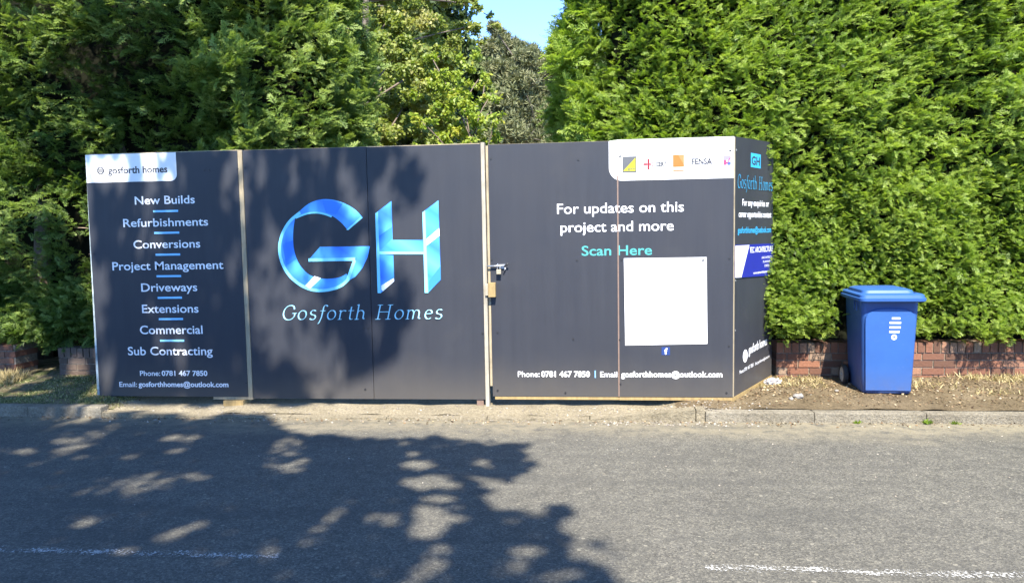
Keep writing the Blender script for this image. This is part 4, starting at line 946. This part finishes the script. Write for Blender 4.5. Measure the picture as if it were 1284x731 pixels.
poly_mesh('crown', diamond(P, P + a * sz[:, None], sd, sz * 0.4), 4, m_dkg, ST, np.clip(r4.normal(.5, .2, n), 0, 1))
bm = bmesh.new(); tr = limb(bm, (-4.6, -4.2, -0.05), (-4.2, -3.2, 7.6), 0.3, 0.16, 0.05, 8)
for q in ((-0.5, -1.6, 8.6), (-1.5, -1.0, 9.2), (-4, 0.5, 9.2), (-3.0, 1.6, 9.3), (-5.0, 2.5, 9.4), (-6.6, -1, 9.2)): limb(bm, tr[6 + (len(tr) > 8)], q, 0.09, 0.02, 0.12, 7)
bm_obj('trunk', bm, m_bark, ST, True)

# --- unseen hedge added behind the viewpoint to cut sky fill on upright faces
OH = thing('conifer_hedge', 'unseen dark hedge added behind the viewpoint to hold back sky light', 'hedge', (0, -9.5, 0))
def samp_opp(n, r):
    x = r.uniform(-16, 16, n); z = r.uniform(0.3, 2.4, n)
    return np.stack([x, -9.4 + 0.2 * fnoise(np.stack([x, z, z], -1), .8, 3), z], -1), unit(np.stack([0 * x, np.ones(n), 0.15 * np.ones(n)], -1))
V, T = cypress_surface(600, samp_opp, np.random.default_rng(15), 0.5, 8, (0.3, 0.5), None, 0.35, 0.15)
poly_mesh('foliage', V, 4, m_leyd, OH, T); lumpy_core('shade_core', -16, 16, -11.0, -9.7, 0.0, 2.4, m_core, OH, 0.12, 63)

# ------------------------------------------------------------------ grass, litter, stones
def blades(name, n, xr, yr, hgt, m, r, mask=None, lean=0.5, wd=0.004):
    x = r.uniform(*xr, n); y = r.uniform(*yr, n)
    if mask is not None: k = mask(x, y, r); x, y = x[k], y[k]
    n = len(x); z = height(x, y) - 0.004; b = np.stack([x, y, z], -1); L = r.uniform(.4, 1.2, n) * hgt
    d = unit(np.stack([r.normal(0, lean, n), r.normal(0, lean, n), np.ones(n)], -1)); s = unit(np.cross(d, r.normal(0, 1, (n, 3))))
    o = poly_mesh(name, diamond(b, b + d * L[:, None], s, np.full(n, wd)), 4, m, None, r.uniform(0, 1, n)); o['kind'] = 'stuff'; return o
m_gr = mat_tint('thin_grass', [(0.0, (0.08, 0.11, 0.03)), (0.5, (0.16, 0.17, 0.06)), (1.0, (0.34, 0.29, 0.15))], 0.7, 0.2)
m_st = mat_tint('straw_grass', [(0.0, (0.2, 0.17, 0.07)), (0.5, (0.34, 0.27, 0.13)), (1.0, (0.44, 0.36, 0.2))], 0.7, 0.2)
r5 = np.random.default_rng(8)
blades('grass', 26000, (-7.6, -4.45), (6.6, 7.6), 0.035, m_gr, r5, lambda x, y, r: (fnoise(np.stack([x, y, x * 0], -1), 2.2, 51) + r.normal(0, .5, len(x)) > 0.0), 0.8)
blades('dry_grass', 9000, (2.9, 6.5), (7.0, 7.59), 0.085, m_st, r5, lambda x, y, r: (fnoise(np.stack([x, y, x * 0], -1), 1.8, 52) + 2.2 * (y - 7.45) + r.normal(0, .4, len(x)) > 0.1), 0.9)
blades('dry_grass', 1500, (-6.9, -6.1), (7.25, 7.49), 0.13, m_st, r5, None, 0.5)
blades('dry_grass', 900, (1.45, 2.3), (7.2, 7.59), 0.05, m_st, r5, None, 0.9)
def litter(name, n, sampler, size, m, r, lift=0.004):
    x, y = sampler(n, r); z = np.where(y < KERB_Y, 0.0, height(x, y)) + lift
    a = unit(np.stack([r.normal(0, 1, n), r.normal(0, 1, n), r.normal(0, .3, n)], -1)); nn = unit(r.normal(0, .35, (n, 3)) + np.array([0, 0, 1.0])); s = unit(np.cross(nn, a)); sz = r.uniform(.5, 1.3, n) * size
    P = np.stack([x, y, z + 0.15 * sz], -1)
    o = poly_mesh(name, diamond(P, P + a * sz[:, None], s, sz * 0.38), 4, m, None, r.uniform(0, 1, n)); o['kind'] = 'stuff'; return o
m_lit = mat_tint('fallen_leaf', [(0.0, (0.06, 0.036, 0.02)), (0.5, (0.16, 0.1, 0.05)), (0.85, (0.3, 0.23, 0.13)), (1.0, (0.34, 0.3, 0.22))], 0.8, 0.1)
litter('leaf_litter', 5200, lambda n, r: (r.uniform(0.7, 6.5, n), 6.6 + 1.0 * r.uniform(0, 1, n) ** 0.7), 0.023, m_lit, r5)
litter('leaf_litter', 900, lambda n, r: (r.uniform(-7, 6, n), KERB_Y - 0.004 - np.abs(r.normal(0, .07, n))), 0.022, m_lit, r5, 0.003)
litter('leaf_litter', 500, lambda n, r: (r.uniform(-6.8, -4.4, n), r.uniform(6.6, 7.5, n)), 0.026, m_lit, r5)
def stones_arr(n, sampler, size, r):
    x, y = sampler(n, r); z = np.where(y < KERB_Y, 0.0, height(x, y)); V = []
    oct_ = np.array([[1, 0, 0], [0, 1, 0], [-1, 0, 0], [0, -1, 0], [0, 0, 1], [0, 0, -1]], float)
    F_ = [(0, 1, 4), (1, 2, 4), (2, 3, 4), (3, 0, 4), (1, 0, 5), (2, 1, 5), (3, 2, 5), (0, 3, 5)]
    T = []
    for i in range(n):
        p = oct_ * r.uniform(.6, 1.2, (6, 1)) * size * r.uniform(.4, 1.4) * np.array([1, 1, .7]); q = r.uniform(0, 6.28); c_, s_ = math.cos(q), math.sin(q)
        p = p @ np.array([[c_, -s_, 0], [s_, c_, 0], [0, 0, 1]]) + np.array([x[i], y[i], z[i] + size * 0.2]); V += [p[list(f)] for f in F_]; T += [r.uniform(0, 1)] * 8
    return np.array(V), T
m_stn = mat_tint('pale_stone', [(0.0, (0.14, 0.12, 0.1)), (0.6, (0.2, 0.175, 0.135)), (1.0, (0.33, 0.3, 0.25))], 0.9)
V, T = stones_arr(700, lambda n, r: (np.where(r.uniform(0, 1, n) < 0.5, r.normal(0.75, .35, n), r.uniform(-4.6, 1.5, n)), r.uniform(6.3, 6.75, n)), 0.011, r5)
o = poly_mesh('gravel', V, 3, m_stn, None, T); o['kind'] = 'stuff'
V, T = stones_arr(420, lambda n, r: (r.uniform(-6, 6, n), 6.45 - np.abs(r.normal(0, 1.3, n))), 0.007, r5)
o = poly_mesh('road_grit', V, 3, m_stn, None, T); o['kind'] = 'stuff'
def rock(px, py, s, label, m=m_stn):
    p = on_z(px, py, 0.13); z = float(height(np.array(p.x), np.array(p.y))); bm = bmesh.new(); bmesh.ops.create_icosphere(bm, subdivisions=2, radius=1)
    P = np.array([v.co for v in bm.verts]); P = P * (1 + 0.22 * fnoise(P, 1.2, int(px)))[:, None] * np.array([s, s * .8, s * .62])
    for v, q in zip(bm.verts, P): v.co = Vector(q)
    o = bm_obj('stone', bm, m); o.location = (p.x, p.y, z + s * .35); return tag(o, label, 'stone')
m_stone = simple('grey_stone', (0.2, 0.185, 0.165), 0.9, 0.3, 30, 0.2, 0, 0.5)
rock(1001, 497, 0.045, 'fist sized grey stone on the dirt between the side panel and the bin', m_stone)
rock(992, 499, 0.022, 'small pale stone touching the fist sized grey stone on the dirt', m_stone)
rock(1049, 491, 0.02, 'small stone on the dirt just left of the bin', m_stone)
# crumpled pale rag at the back foot of the side panel
p = on_z(969, 478, 0.18); bm = bmesh.new(); bmesh.ops.create_icosphere(bm, subdivisions=4, radius=1)
P = np.array([v.co for v in bm.verts]); P = P * (1 + 0.28 * fnoise(P, 2.0, 5) + 0.18 * fnoise(P, 5.0, 6))[:, None] * np.array([.075, .06, .035])
for v, q in zip(bm.verts, P): v.co = Vector(q)
o = bm_obj('crumpled_rag', bm, simple('dirty_white_cloth', (0.34, 0.32, 0.31), 0.9), None, False); o.location = (p.x, p.y, float(height(np.array(p.x), np.array(p.y))) + 0.02)
tag(o, 'crumpled whitish rag at the rear foot of the side panel', 'rag')
# small green weeds at the kerb foot
def weed(px, py, s, label):
    p = on_z(px, py, 0.0); n = 26; r = np.random.default_rng(int(px)); b = np.repeat(np.array([[p.x, min(p.y, KERB_Y - 0.02), 0.0]]), n, 0) + r.normal(0, s * .25, (n, 3)) * np.array([1, .25, 0])
    d = unit(np.stack([r.normal(0, .8, n), r.normal(-.2, .4, n), np.ones(n)], -1)); L = r.uniform(.5, 1.1, n) * s
    o = poly_mesh('weed', diamond(b, b + d * L[:, None], unit(np.cross(d, r.normal(0, 1, (n, 3)))), L * .16), 4, m_yg, None, r.uniform(0, .6, n)); tag(o, label, 'weed', 'weeds at the kerb foot')
weed(1156, 528, 0.06, 'green weed tuft at the kerb foot below the right side of the bin'); weed(1191, 529, 0.045, 'smaller green weed at the kerb foot, the one furthest right'); weed(1071, 528, 0.04, 'dull weed at the kerb foot in front of the left side of the bin')
